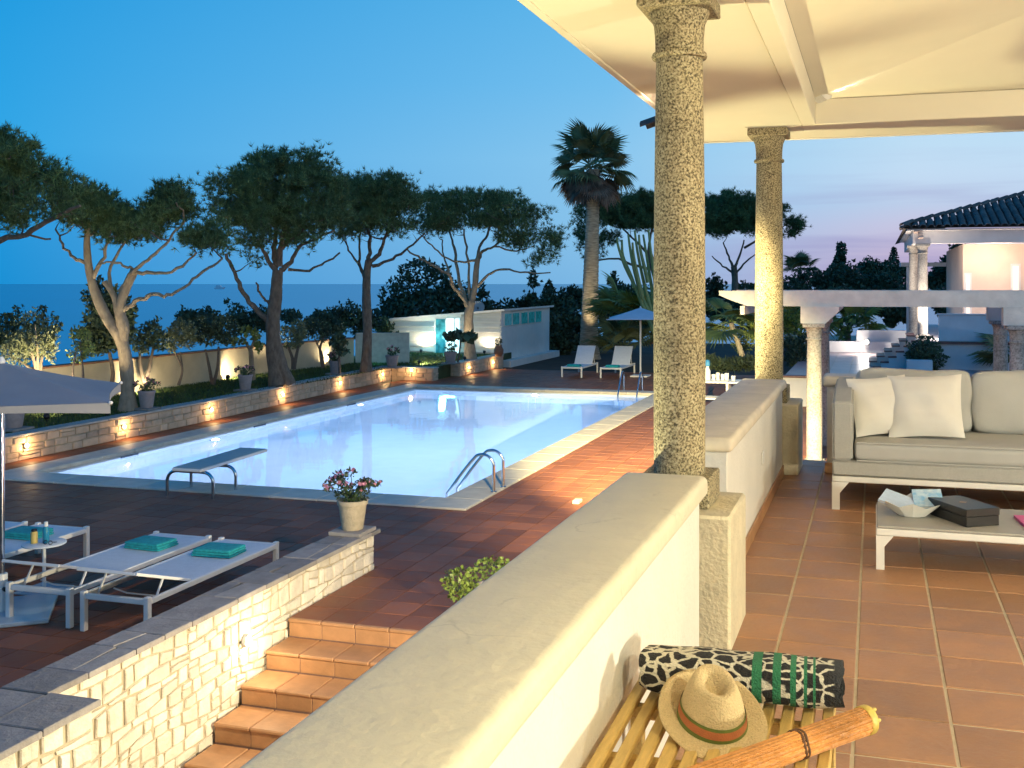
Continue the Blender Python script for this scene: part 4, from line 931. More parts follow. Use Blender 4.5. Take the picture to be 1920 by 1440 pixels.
umbrella('garden_umbrella', 'small pale blue umbrella behind the far loungers under the palm', -7.13, 31.9, 2.05, R(12), .40, .74, 'umbrella2', valance=.02, pole_r=.03, base='plate', sag=.02)
# ---- diving board
db = thing('diving_board', 'white diving board with grey green top on arched steel legs at the pool end', 'diving board', (-9.1, 12.6, ZD))
zb = ZD+.41
q = Matrix.Translation((-9.08, 12.05, zb)) @ Matrix.Rotation(R(1.2), 4, 'X')
b = MB(); b.box(-.235, 0, -.045, .235, 1.62, -.004, .01, q); b.build('board', 'white', db); b = MB(); b.box(-.222, .02, -.0035, .222, 1.60, .004, .002, q); b.build('grip_top', 'teal_board', db)
for y in (12.14, 12.66):
    a = MB(); pts = []
    for s_ in (-1,):
        pts += [(-9.08-.37, y, ZD), (-9.08-.37, y, zb-.2)]+[(-9.08-.37+.15*(1-math.cos(w*math.pi/12)), y, zb-.2+.145*math.sin(w*math.pi/12)) for w in range(1, 7)]
        pts += [(-9.08+.22, y, zb-.055)]+[(-9.08+.37-.15*(1-math.cos(w*math.pi/12)), y, zb-.2+.145*math.sin(w*math.pi/12)) for w in range(5, -1, -1)]+[(-9.08+.37, y, ZD)]
    a.tube(pts, .023, 10); a.build('arched_leg', 'steel', db, smooth=True)
for x in (-.15, .15): a = MB(); a.tube([(-9.08+x, 12.14, zb-.058), (-9.08+x, 12.14, zb-.03)], .012, 8); a.build('bolt', 'steel', db)
# ---- ladders
def ladder(lab, x, y, dx, dy, sp):
    """two arched handrails; (dx,dy) points into the pool, the pair is set across it"""
    t = thing('pool_ladder', lab, 'pool ladder', (x, y, ZD)); ox, oy = -dy, dx
    for k in (0, 1):
        bx_, by_ = x+ox*sp*k, y+oy*sp*k; P = lambda f, z: (bx_+dx*f, by_+dy*f, ZD+z)
        pts = [P(0, 0), P(0, .38)]+[P(.17*(1-math.cos(w*math.pi/10)), .38+.16*math.sin(w*math.pi/10)) for w in range(1, 8)]+[P(.42, .34), P(.66, .02), P(.72, -.15), P(.74, -1.0)]
        a = MB(); a.tube(smooth_path(pts, 2), .021, 10); a.build('handrail', 'steel', t, smooth=True); a = MB(); a.lathe([(.045, .022), (.045, .03), (.025, .036)], 14, (bx_, by_, ZD)); a.build('foot_flange', 'steel', t)
    for z in (-.35, -.6, -.85):
        a = MB(); a.box(*sorted_box((x+dx*.70, y+dy*.70), (x+dx*.76+ox*sp, y+dy*.76+oy*sp), ZD+z, ZD+z+.025), .004); a.build('rung', 'steel', t)
def sorted_box(a, b, z0, z1): return (min(a[0], b[0]), min(a[1], b[1]), z0, max(a[0], b[0]), max(a[1], b[1]), z1)
ladder('steel pool handrails on the near right side of the pool', -5.14, 13.93, -1, 0, .38)
ladder('steel pool handrails at the far end of the pool by the far loungers', -6.62, 27.55, 0, -1, .52)
# ---- potted plants
def pot_body(t, x, y, z, r, h, m, slab=True, rim=.03):
    if slab:
        MB().box(x-r*1.15, y-r*1.15, z, x+r*1.15, y+r*1.15, z+.04, .006).build('base_slab', 'slab', t); z += .0405
    a = MB(); a.lathe([(r*.66, 0), (r*.70, .01), (r*.92, h-.05), (r*1.0, h-.045), (r*1.02, h-.01), (r*.98, h), (r*.86, h), (r*.84, h-.05)], 28, (x, y, z)); a.build('pot', m, t, smooth=True)
    return z+h
def flower_pot(name, lab, x, y, z, r, h, m, fr=.2, fh=.2, nl=500, nf=60, leaf='leafy', fl='flower', seed=0, stems=14, slab=True, ls=.05, group=None, cat='potted plant', gap=.0):
    t = thing(name, lab, cat, (x, y, z), group); zt_ = pot_body(t, x, y, z, r, h, m, slab); rg = np.random.default_rng(seed+11)
    sm = MB(); tips = []
    for k in range(stems):
        a = rg.uniform(0, 6.28); q = fr*math.sqrt(rg.random()); tip = (x+q*math.cos(a)*1.15, y+q*math.sin(a), zt_+fh*(1.05-.5*(q/fr)**2)*rg.uniform(.8, 1.15)); tips.append(tip)
        sm.tube([(x+rg.normal(0, r*.25), y+rg.normal(0, r*.25), zt_-.04), ((x*1.1+tip[0])/2.1, (y*1.1+tip[1])/2.1, zt_+fh*.5), tip], [.006, .005, .003], 5)
    sm.build('stems', 'leafy', t)
    lob = [(p, fr*.24, fr*.24, fh*.22) for p in tips]+[((x, y, zt_+fh*.25), fr*.75, fr*.7, fh*.3)]
    P, U = ell_points(lob, nl, .2, rg); leaves('foliage', P, U, leaf, t, ls, .5, .3, .8, rg)
    if nf:
        P, U = ell_points([(Vector(p)+Vector((0, 0, .015)), fr*.16, fr*.16, fh*.10) for p in tips], nf, .4, rg); leaves('flowers', P, U, fl, t, ls*.85, .9, .4, .6, rg)['kind'] = 'stuff'
    return t
flower_pot('flower_pot', 'stone pot of pink flowers on the end of the rubble wall', -5.13, 9.46, -1.05, .155, .30, 'pot', .27, .24, 520, 90, 'dark', 'flower', 1, 18, ls=.05)
bl = thing('bright_plant', 'bright yellow green leafy bush half hidden behind the long parapet', 'plant', (-3.35, 8.85, ZD))
pot_body(bl, -3.35, 8.8, ZD, .17, .2, 'pot_grey', False)
P, U = ell_points([((-3.60,8.60,-1.18), .16, .2, .12), ((-3.35,8.85,-1.13), .2, .2, .12), ((-3.05,8.9,-1.16), .2, .2, .11), ((-3.53,8.58,-1.27), .14, .2, .09)], 900, .5); leaves('foliage', P, U, 'lime_lit', bl, .042, .7, .5, .7)
fx = thing('floor_spotlight', 'small white box spotlight standing on the deck beside the pool', 'lamp', (-3.83, 13.25, ZD))
MB().box(-3.88, 13.17, ZD+.001, -3.78, 13.33, ZD+.05, .008).build('housing', 'slab2', fx); MB().box(-3.87, 13.331, ZD+.015, -3.79, 13.338, ZD+.04).build('lens', 'white', fx)
# ================================================================== garden walls and lamps
GW = [(-13.66, 11.5), (-13.72, 19.0), (-14.05, 24.0), (-14.2, 28.6)]
gwall = thing('garden_wall', 'low tan stone wall with lamps running along the far side of the pool', 'wall', (-13.9, 20, ZD)); k = 0
for (xa, ya), (xb, yb) in zip(GW, GW[1:]):
    u = Vector((xb-xa, yb-ya, 0)); L = u.length; u.normalize(); nd = Vector((u.y, -u.x, 0)); k += 1
    cmb = MB(); cmb.add([(xa,ya,-1.8),(xb,yb,-1.8),(xb-.24*nd.x,yb-.24*nd.y,-1.8),(xa-.24*nd.x,ya-.24*nd.y,-1.8),(xa,ya,-1.05),(xb,yb,-1.05),(xb-.24*nd.x,yb-.24*nd.y,-1.05),(xa-.24*nd.x,ya-.24*nd.y,-1.05)], [(0,3,2,1),(4,5,6,7),(0,1,5,4),(1,2,6,5),(2,3,7,6),(3,0,4,7)]); cmb.build('wall_core', 'mortar', gwall)
    stone_wall(gwall, (xa, ya, 0), u, nd, L, ZD, -1.05, 'stone2', 40+k, .11, .17, .22, .48, .03, .006, .012)
    n = round(L/.62)
    for i in range(n):
        a, b = xa+u.x*L*i/n, ya+u.y*L*i/n; mb = MB(); mb.bar((a+u.x*.003-nd.x*.11, b+u.y*.003-nd.y*.11, -1.028), (a+u.x*(L/n-.003)-nd.x*.11, b+u.y*(L/n-.003)-nd.y*.11, -1.028), .32, .04, .006); mb.build('cap_slab', 'slab2', gwall)
def short_wall(lab, x0, x1, y0, y1, zt, face, seed, capm='slab2', h=.16):
    t = thing('garden_wall', lab, 'wall', ((x0+x1)/2, (y0+y1)/2, ZD)); MB().box(x0, y0, -1.8, x1, y1, zt-.04).build('wall_core', 'mortar', t)
    if 's' in face: stone_wall(t, (x0, y0, 0), (1,0,0), (0,-1,0), x1-x0, ZD, zt-.04, 'stone2', seed, .1, h, .18, .4, .03, .006, .012)
    if 'e' in face: stone_wall(t, (x1, y0, 0), (0,1,0), (1,0,0), y1-y0, ZD, zt-.04, 'stone2', seed+1, .1, h, .2, .45, .03, .006, .012)
    slab_row(t, x0-.03, x1+.04, y0-.04, y1+.02, zt, capm, seed, .4, .7); return t
short_wall('short stone wall end facing the pool in front of the cabin', -14.2, -12.82, 28.64, 28.98, -1.04, 'se', 60)
short_wall('stone wall running away from the pool to the cabin corner', -12.98, -12.66, 30.3, 34.3, -1.0, 'se', 64)
def wall_lamp(x, y, nd, lab, z=-1.21, P=9.0):
    t = thing('wall_lamp', lab, 'lamp', (x, y, z), 'small warm lamps set in the pool garden wall'); nd = Vector(nd).normalized(); q = nd.to_track_quat('Z', 'Y').to_matrix().to_4x4(); q.translation = Vector((x, y, z))+nd*.034
    a = MB(); a.lathe([(.05, -.03), (.05, .012), (.042, .016)], 14); a.v = [tuple(q @ Vector(p)) for p in a.v]; a.build('housing', 'steel', t); a = MB(); a.lathe([(.04, .008), (.04, .022), (.02, .028)], 12); a.v = [tuple(q @ Vector(p)) for p in a.v]; a.build('lens', 'lampwarm', t)
    light('bulb', 'POINT', Vector((x, y, z))+nd*.13, P, (1, .62, .26), t, size=.03)
names = ['leftmost wall lamp of the garden wall, under the umbrella edge', 'wall lamp right of the first pine trunk flower pot', 'wall lamp opposite the diving board tip', 'wall lamp below the second flower pot and the wide pine trunk', 'wall lamp below the slim straight pine trunk', 'last wall lamp before the wall corner in front of the cabin']
def gx(y):
    for (xa, ya), (xb, yb) in zip(GW, GW[1:]):
        if y <= yb: return xa+(xb-xa)*(y-ya)/(yb-ya)
for (y, nm) in zip((13.95, 16.3, 19.0, 22.1, 25.2, 27.9), names): wall_lamp(gx(y), y, (1, 0, 0), nm)
wall_lamp(-12.66, 31.0, (1, 0, 0), 'wall lamp on the stone wall at the cabin corner, nearer the pool'); wall_lamp(-12.66, 33.2, (1, 0, 0), 'wall lamp on the stone wall at the cabin corner, nearer the palm')
wall_lamp(-13.5, 28.62, (0, -1, 0), 'wall lamp on the short wall end facing the pool', -1.12)
def ground_spot(lab, x, y, z, target, P, ang=55, col=(1, .82, .50), lens='lampwarm', size=.04, group='ground spotlights in the garden', blend=.8):
    t = thing('ground_spotlight', lab, 'spotlight', (x, y, z), group); d = (Vector(target)-Vector((x, y, z+.10))).normalized(); q = d.to_track_quat('Z', 'Y').to_matrix().to_4x4(); q.translation = Vector((x, y, z+.10))
    a = MB(); a.tube([(x, y, z), (x, y, z+.08)], .012, 6); a.build('spike', 'dark_metal', t); a = MB(); a.lathe([(.03, -.05), (.05, -.03), (.055, .04), (.048, .04)], 14); a.v = [tuple(q @ Vector(p)) for p in a.v]; a.build('housing', 'dark_metal', t)
    a = MB(); a.lathe([(.047, .03), (.047, .041), (.03, .044)], 12); a.v = [tuple(q @ Vector(p)) for p in a.v]; a.build('lens', lens, t)
    light('bulb', 'SPOT', Vector((x, y, z+.10))+d*.07, P, col, t, target, size, ang, blend); return t
# ---- boundary wall of cream render
bw = thing('boundary_wall', 'cream rendered boundary wall behind the garden trees', 'wall', (-16.6, 20, -1.04))
def wall_run(t, pts, z0, z1, th, m, cm_, over=.03):
    for (xa, ya), (xb, yb) in zip(pts, pts[1:]):
        L = math.hypot(xb-xa, yb-ya); mb = MB(); mb.bar((xa, ya, (z0+z1)/2), (xb, yb, (z0+z1)/2), th, z1-z0); mb.build('wall_body', m, t); n = max(1, round(L/.7))
        for i in range(n):
            f0, f1 = (i+.004)/n, (i+.996)/n; c = MB(); c.bar((xa+(xb-xa)*f0, ya+(yb-ya)*f0, z1+.021), (xa+(xb-xa)*f1, ya+(yb-ya)*f1, z1+.021), th+over*2, .04, .008); c.build('cap_tile', cm_, t)
wall_run(bw, [(-16.6, 9), (-16.6, 25.0), (-16.1, 29.6)], -1.2, -.26, .2, 'bwall', 'pot_red')
tw_ = thing('garden_wall', 'teal lit rendered wall beside the cabin', 'wall', (-15.2, 29.7, -1.05)); wall_run(tw_, [(-16.0, 29.72), (-14.4, 30.3)], -1.2, -.12, .16, 'slab2', 'slab2')
ground_spot('ground spotlight aimed at the pale olive bush on the left', -14.6, 15.4, -1.04, (-15.6, 16.5, .1), 420, 100)
ground_spot('ground spotlight below the first leaning pine trunk', -13.95, 16.2, -1.03, (-14.25, 17.1, 1.3), 150, 60)
ground_spot('glowing ground spotlight in front of the boundary wall between the flower pots', *atz(427, 714, -1.04), (-16.6, 24.0, -.6), 110, 130)
ground_spot('ground spotlight washing the boundary wall behind the slim pine', -15.9, 28.2, -1.04, (-16.35, 28.0, -.5), 75, 110)
ground_spot('ground spotlight under the plumeria tree by the boundary wall', -15.6, 24.6, -1.04, (-16.2, 25.2, .4), 90, 90)
ground_spot('ground spotlight at the boundary wall near the dark shrub', -15.8, 19.6, -1.04, (-16.6, 20.2, -.5), 120, 130)
ground_spot('ground spotlight below the pine trunk in front of the cabin', -12.85, 31.2, -1.03, (-13.0, 32.1, 1.5), 140, 60)
ground_spot('ground spotlight at the foot of the tall palm', -10.4, 37.9, -1.5, (-10.75, 39.1, 1.0), 520, 44)
ground_spot('ground spotlight in the planting behind the pale umbrella', -6.6, 35.0, -1.5, (-6.2, 37.5, 2.2), 330, 80, (1, .9, .5))
ground_spot('bright ground spotlight on the short wall in front of the cabin siding', *(-13.55, 29.2, -1.03), (-14.5, 35, -.6), 280, 60, (1, .86, .6), 'lampwhite')
ground_spot('ground spotlight lighting the left part of the cabin siding', -15.9, 34.45, -1.05, (-15.95, 35, .2), 120, 130, (1, .82, .55), 'lampwhite')
ground_spot('ground spotlight lighting the cabin siding right of the door', -13.45, 34.5, -1.05, (-13.4, 35, .2), 100, 130, (1, .82, .55), 'lampwhite')
# ================================================================== cabin
cb = thing('pool_cabin', 'low cream and white pool cabin with slanting roof and glowing cyan door', 'cabin', (-15, 37, -1.5))
cx0, cx1, cy0, cy1 = -17.75, -13.0, 35.0, 40.75
def rz(x): return .50+(x-cx1)*.082                     # roof line falls to the left
c = MB()
c.add([(cx0+.42,cy0,-1.6),(cx1,cy0,-1.6),(cx1,cy1,-1.6),(cx0+.42,cy1,-1.6),(cx0,cy0,rz(cx0)),(cx1+.02,cy0,rz(cx1)),(cx1+.02,cy1,rz(cx1)+.02),(cx0,cy1,rz(cx0))], [(0,3,2,1),(4,5,6,7),(0,1,5,4),(1,2,6,5),(2,3,7,6),(3,0,4,7)]); c.build('wall', 'cabinwhite', cb)
rf = MB(); rf.add([(cx0-.16,cy0-.16,rz(cx0-.16)),(cx1+.18,cy0-.16,rz(cx1+.18)),(cx1+.18,cy1+.1,rz(cx1+.18)+.02),(cx0-.16,cy1+.1,rz(cx0-.16))]+[(a, b, z+.07) for a, b, z in ((cx0-.16,cy0-.16,rz(cx0-.16)),(cx1+.18,cy0-.16,rz(cx1+.18)),(cx1+.18,cy1+.1,rz(cx1+.18)+.02),(cx0-.16,cy1+.1,rz(cx0-.16)))], [(0,3,2,1),(4,5,6,7),(0,1,5,4),(1,2,6,5),(2,3,7,6),(3,0,4,7)]); rf.build('roof', 'cabinwhite', cb)
dx0, dx1 = -15.60, -14.55
nb_ = 11
for i in range(nb_):                                                    # siding boards either side of the door
    z0 = -1.55+i*.186; z1 = z0+.155
    xl = cx0+.42*(1-max(0, min(1, (z0+1.6)/(rz(cx0)+1.6))))
    for a, b in ((xl, dx0), (dx1, cx1-.01)):
        top = min(z1, rz(a)-.01)
        if top-z0 < .05: 
            if a != xl: top = min(z1, rz(b)-.02)
            else: a = b-(rz(b)-z0)/.082*.0-.5; continue
        m_ = MB(); m_.add([(a,cy0-.10,z0),(b,cy0-.10,z0),(b,cy0-.012,min(z1, rz(b)-.01)),(a,cy0-.012,top),(a,cy0,z0),(b,cy0,z0),(b,cy0,min(z1, rz(b)-.01)),(a,cy0,top)], [(0,1,2,3),(5,4,7,6),(0,4,5,1),(3,2,6,7),(1,5,6,2),(4,0,3,7)]); m_.build('siding_board', 'siding', cb)
MB().box(dx0, cy0-.05, -1.5, dx0+.05, cy0-.002, .22).build('door_frame', 'white', cb); MB().box(dx1-.05, cy0-.05, -1.5, dx1, cy0-.002, .26).build('door_frame', 'white', cb)
MB().box(dx0+.052, cy0-.03, -1.5, -15.17, cy0-.003, .20).build('glass_door', 'cyanglass', cb); MB().box(-15.13, cy0-.03, -1.5, -14.82, cy0-.003, .22).build('glass_door', 'doorglow', cb); MB().box(-14.77, cy0-.03, -1.5, dx1-.055, cy0-.003, .22).build('glass_door', 'doorglow', cb)
MB().box(-15.17, cy0-.045, -1.5, -15.13, cy0-.004, .22).build('door_frame', 'white', cb); MB().box(-14.818, cy0-.045, -1.5, -14.772, cy0-.004, .22).build('door_frame', 'white', cb)
w_ = 35.55
for i in range(5):
    y0_ = 35.25+i*.86+(.12 if i > 1 else 0); f = MB(); f.box(cx1-.001+.02, y0_, -.06, cx1+.045, y0_+.80, .42, .005); fo = f.build('window', 'white', cb); p = MB(); p.box(cx1+.0455, y0_+.035, -.035, cx1+.05, y0_+.765, .395); p.build('pane', 'cyanglass', fo)
pt = MB(); pt.box(-13.0, 35.0, -1.6, -12.62, 41.0, -1.28, .01); pt.build('plinth', 'cabinwhite', cb)
light('door_light', 'AREA', (-15.0, 34.75, -.3), 40, (.25, .85, 1), cb, (-14.5, 30, -1.3), .6)
light('door_side_light', 'POINT', (-15.5, 34.3, -.5), 22, (.2, .8, 1), cb, size=.08); light('teal_wash', 'SPOT', (-14.9, 28.9, -.9), 8, (.12, .75, .8), cb, (-15.2, 30.0, -.6), .05, 120)
sd = thing('satellite_dish', 'grey satellite dish on the cabin roof behind the pine trunk', 'satellite dish', at(896, 586, 38.5))
pC = at(896, 576, 38.5); a = MB(); a.lathe([(.02, .06), (.12, .05), (.2, .02), (.25, -.02), (.24, -.03), (.1, .035), (.02, .045)], 22, closed=False); q = Vector((.4, -1, .5)).to_track_quat('-Z', 'Y').to_matrix().to_4x4(); q.translation = pC; a.v = [tuple(q @ Vector(p)) for p in a.v]; a.build('dish', 'slab2', sd, smooth=True); a = MB(); a.tube([pC, at(897, 592, 38.6)], .025, 8); a.build('mast', 'dark_metal', sd)
# ================================================================== pots along the garden wall
pots = [(275, 768, 'flower', 'flower pot with pink blossoms beside the first leaning pine trunk', 'pot_grey'), (460, 733, 'flower', 'flower pot left of the wide pine trunk on the garden wall', 'pot_grey'), (628, 702, 'flower', 'flower pot of pale blossoms below the dark leafy shrub', 'pot_grey'), (735, 690, 'flower', 'flower pot at the wall corner left of the cabin siding', 'pot_grey'), (845, 682, 'dark', 'potted plant in front of the glowing cabin door', 'pot_grey'), (25, 806, 'dark', 'large pale pot under the umbrella on the garden wall', 'pot_grey')]
for i, (u, v, k, lab, m) in enumerate(pots):
    p = atz(u, v, -1.008); flower_pot('flower_pot', lab, p.x, p.y, -1.008, .17 if i < 3 else .2, .34, m, .2, .22, 260, 50 if k == 'flower' else 0, 'dark', 'flower', 20+i, 10, True, .06, 'pots standing on the garden wall')
p = atz(935, 668, -1.0); jr = thing('terracotta_jar', 'terracotta jar with a small plant at the cabin corner', 'jar', p); a = MB(); a.lathe([(.10, 0), (.16, .10), (.17, .22), (.11, .34), (.12, .38), (.09, .38)], 20, p); a.build('jar_body', 'pot_red', jr, smooth=True)
P, U = ell_points([((p.x, p.y, p.z+.5), .14, .14, .16)], 140, .3); leaves('foliage', P, U, 'dark', jr, .07)
# ================================================================== pines
def limb_pts(pts, D, rnd, off1, dep0=0.0):
    n = len(pts); o = []
    for i, (u, v) in enumerate(pts): f = i/(n-1); o.append(at(u, v, D+dep0+off1*f**1.3))
    return o
def pine(lab, base, D, trunks, limbs, lobes, seed, tuft=.17, ntuft=2600, nbr=70, spread=.9, trunk_m='bark', name='pine_tree', sparse=(), bw_=.022, zbase=None):
    """trunks / limbs: [(points, r0, r1)] as seen; lobes: [(u, v, ru, rv)] clumps of the crown; both get their own depth"""
    rd = random.Random(seed); rg = np.random.default_rng(seed); rootp = at(*base, D); t = thing(name, lab, 'tree', rootp, 'stone pines round the pool garden')
    nodes = []; tm_ = MB(); mpx = D/1925
    for pts, r0, r1 in trunks:
        P = smooth_path([at(u, v, D) for u, v in pts], 4); n = len(P)
        rr = [(r0+(r1-r0)*i/(n-1))*mpx*rd.uniform(.95, 1.07) for i in range(n)]
        if pts[0] == base: rr[0] *= 1.35; rr[1] *= 1.12
        tm_.tube(P, [q*.95 for q in rr], 10); nodes += [(p, r) for p, r in zip(P, rr)][n//2:]
    tm_.build('trunk', trunk_m, t, smooth=True)
    lm = MB()
    for i, (pts, r0, r1) in enumerate(limbs):
        off = rd.uniform(-1, 1)*spread*1.2; P = smooth_path(limb_pts(pts, D, rd, off), 4); n = len(P); P = [p if k in (0, n-1) else p+Vector((rd.uniform(-1, 1), rd.uniform(-1, 1), rd.uniform(-1, 1)))*.03 for k, p in enumerate(P)]; rr = [(r0+(r1-r0)*(k/(n-1))**.7)*mpx*rd.uniform(.88, 1.12) for k in range(n)]
        lm.tube(P, [q*.82 for q in rr], 7); nodes += [(p, r) for p, r in zip(P, rr)][n//3:]
    lm.build('limbs', trunk_m, t, smooth=True)
    L = []
    for (u, v, ru, rv) in lobes:
        ru *= 1.13; rx = ru*mpx
        k = 3 if ru > 28 else 2
        for j in range(k):
            dz = (j-(k-1)/2)/max(1, (k-1)/2)*spread*min(1.2, rx+.25) if k > 1 else 0
            dz += rd.uniform(-.15, .15); Dj = D+dz; s = .92 if j != (k-1)/2 else 1
            L.append((at(u+rd.uniform(-.1, .1)*ru, v+rd.uniform(-.08, .08)*rv, Dj), rx*s, rx*.85*s, rv*mpx*s))
    # branchlets: grow from the nearest wood towards clumps spread through the crown
    br_ = MB(); pts_, us_ = ell_points(L, nbr, .15, rg); tips = []
    root = at(*limbs[0][0][0], D) if limbs else rootp
    order = sorted(range(len(pts_)), key=lambda i: (Vector(pts_[i])-root).length)
    for i in order:
        p = Vector(pts_[i]); a, r = min(nodes, key=lambda q: (q[0]-p).length+(.35*max(0, q[0].z-p.z)))
        d = p-a; ln = d.length
        if ln < .05: continue
        m1 = a+d*.4+Vector((rd.uniform(-.1, .1), rd.uniform(-.1, .1), rd.uniform(-.12, .02)))*ln; m2 = a+d*.75+Vector((rd.uniform(-.08, .08), rd.uniform(-.08, .08), rd.uniform(-.08, .06)))*ln
        r0 = min(r*.7, .012+.02*ln); q = smooth_path([a, m1, m2, p], 2); br_.tube(q, [r0*(1-.72*k/(len(q)-1)) for k in range(len(q))], 4, False)
        nodes += [(x, r0*.6) for x in q[2:]]; tips.append(p)
        for s in range(2):                                               # fine twigs
            e = p+Vector((rd.uniform(-1, 1), rd.uniform(-1, 1), rd.uniform(-.3, .5)))*.16*ln**.5; br_.tube([q[-2].lerp(q[-1], rd.random()), e], [r0*.3, r0*.12], 3, False); tips.append(e)
    inside = lambda p: any(((p.x-c.x)/rx)**2+((p.y-c.y)/ry)**2+((p.z-c.z)/rz)**2 < .92 for c, rx, ry, rz in L)
    tips = [p for p in tips if inside(p)]
    Pu, Uu = ell_points(L, nbr, .8, rg)                                   # bare twigs hanging under the crown
    for p_, u_ in zip(Pu, Uu):
        if u_[2] > -.15: continue
        p = Vector(p_)+Vector(u_)*.12; a, r = min(nodes, key=lambda q: (q[0]-p).length); d = p-a
        if .08 < d.length < 1.6: br_.tube(smooth_path([a, a+d*.5+Vector((rd.uniform(-.1, .1), rd.uniform(-.1, .1), -.08))*d.length, p], 3), [.014, .013, .011, .009, .007, .006, .005], 3, False)
    br_.build('branches', 'twig', t, recalc=False)['kind'] = 'stuff'
    ntuft = int(ntuft*2.3); P, U = ell_points(L, int(ntuft*.52/11), .45, rg); dd_ = np.linalg.norm(P[:, None]-P[None], axis=2); P_ok = (dd_ < .42*max(1, D/30)).sum(1) > 4; P, U = P[P_ok], U[P_ok]; P = np.repeat(P, 11, 0); U = np.repeat(U, 11, 0); nn = rg.normal(size=P.shape)*np.array([.115, .115, .075])*tuft/.17; P = P+nn; U = U+nn*3; U[:, 2] += .25
    # gaps: thin the tufts out where a coarse noise says so, and keep the underside open
    ph = rg.uniform(0, 6, 6); w = np.sin(P[:, 0]*3.9+ph[0])+np.sin(P[:, 1]*3.6+ph[1])+np.sin(P[:, 2]*5.6+ph[2])+.8*np.sin(P[:, 0]*6.3+P[:, 2]*5+ph[3])
    keep = (w > -.7)&((U[:, 2] > -.35)|(rg.random(len(P)) < .55)); P, U = P[keep], U[keep]
    T = np.array([list(q) for q in tips]); k = max(1, int(ntuft*.32/len(T))); Q = np.repeat(T, k, 0); nn = rg.normal(size=Q.shape); Q = Q+nn*np.array([.16, .16, .10]); P = np.concatenate([P, Q]); U = np.concatenate([U, nn*.4+np.array([0, 0, .3])])
    for (u, v, ru, rv, n_) in sparse:                                    # loose tufts under the crown
        for _ in range(n_):
            c = at(u+rd.gauss(0, .5)*ru, v+rd.gauss(0, .5)*rv, D+rd.uniform(-1, 1)*spread); nn = rg.normal(size=(9, 3)); P = np.concatenate([P, np.array(c)+nn*.10]); U = np.concatenate([U, nn])
    tufts('crown', P, U, 'needle', t, tuft*.82, 13, bw_*.8, .55, rg)
    return t
pine('pine reaching in from the left edge with its trunk outside the photo', (-190, 800), 18.5, [([(-190, 800), (-170, 640), (-150, 500)], 22, 15)],
     [([(-150, 520), (-80, 478), (0, 452), (60, 432), (110, 402), (150, 386)], 12, 3), ([(-150, 500), (-90, 440), (-30, 390), (20, 350)], 10, 3), ([(-150, 500), (-140, 420), (-100, 350), (-60, 300)], 10, 3), ([(-20, 455), (40, 440), (95, 448)], 5, 2)],
     [(-90, 290, 90, 50), (-20, 300, 55, 52), (30, 290, 42, 38), (70, 320, 40, 30), (112, 350, 34, 30), (20, 355, 60, 36), (80, 378, 50, 30), (-40, 385, 70, 34), (125, 395, 25, 18), (10, 412, 42, 20)], 1, .17, 3300, 90, .8)
pine('leaning pine with pale forked trunk and low twisting limbs over the sea', (240, 770), 20.4, [([(240, 770), (238, 700), (229, 642), (205, 604), (185, 565), (172, 528), (165, 490), (163, 450), (166, 415)], 14, 5), ([(229, 645), (232, 612), (226, 590), (228, 562), (241, 530), (252, 508)], 11, 8), ([(231, 640), (222, 590), (214, 556), (196, 528)], 8, 5)],
     [([(230, 583), (255, 566), (285, 554), (315, 553), (345, 536), (380, 510), (417, 484)], 6.5, 2.5), ([(226, 548), (245, 516), (270, 494), (300, 466), (332, 428)], 6.5, 2.5), ([(255, 510), (300, 513), (340, 501), (368, 474)], 5, 2.5), ([(165, 494), (138, 484), (116, 456), (104, 430)], 5, 2), ([(166, 440), (178, 432), (190, 410)], 4, 2), ([(172, 525), (190, 490), (205, 450), (205, 420)], 6, 2), ([(214, 556), (206, 510), (225, 470), (240, 440)], 5, 2), ([(252, 508), (240, 500), (205, 490), (188, 495)], 4, 2), ([(332, 430), (345, 410), (330, 380)], 3, 1.5)],
     [(175, 375, 32, 24), (200, 400, 38, 30), (165, 405, 40, 24), (140, 390, 30, 30), (235, 408, 28, 24), (255, 420, 34, 22), (312, 360, 32, 18), (330, 378, 32, 22), (300, 400, 32, 22), (345, 400, 26, 22), (375, 445, 38, 18), (410, 455, 30, 13), (395, 415, 18, 22), (225, 435, 36, 16), (275, 440, 26, 12)], 2, .15, 3000, 95, .7, 'bark_pale')
pine('big round headed pine with a wide flared trunk base', (522, 722), 25.2, [([(522, 722), (513, 660), (512, 600), (517, 560), (519, 530), (521, 506)], 16, 10), ([(544, 722), (530, 690), (517, 640), (512, 605)], 13, 9)],
     [([(517, 508), (503, 488), (487, 462), (470, 430)], 7, 3), ([(517, 500), (516, 465), (518, 425), (530, 380), (527, 340)], 8, 3), ([(524, 500), (529, 455), (540, 395), (560, 362), (575, 335)], 8, 2.5), ([(524, 507), (545, 490), (560, 463), (590, 448), (628, 432)], 7, 2.5), ([(540, 505), (580, 506), (610, 492), (637, 474)], 4, 2), ([(503, 602), (475, 574), (452, 540), (438, 508), (424, 476)], 7, 4), ([(506, 570), (490, 556), (480, 530)], 4, 2), ([(540, 400), (520, 388), (505, 375)], 3, 1.5), ([(524, 470), (570, 430), (600, 400)], 4, 2)],
     [(495, 312, 42, 26), (545, 305, 42, 24), (590, 312, 34, 28), (470, 338, 40, 26), (425, 350, 32, 24), (520, 345, 60, 30), (590, 350, 44, 30), (620, 352, 26, 24), (450, 380, 48, 30), (510, 385, 50, 30), (580, 390, 52, 30), (630, 395, 32, 34), (460, 415, 44, 24), (520, 420, 56, 22), (590, 425, 50, 22), (480, 445, 34, 18), (405, 385, 18, 22), (560, 450, 40, 14), (470, 480, 14, 20)], 3, .17, 5200, 130, .95, 'bark')
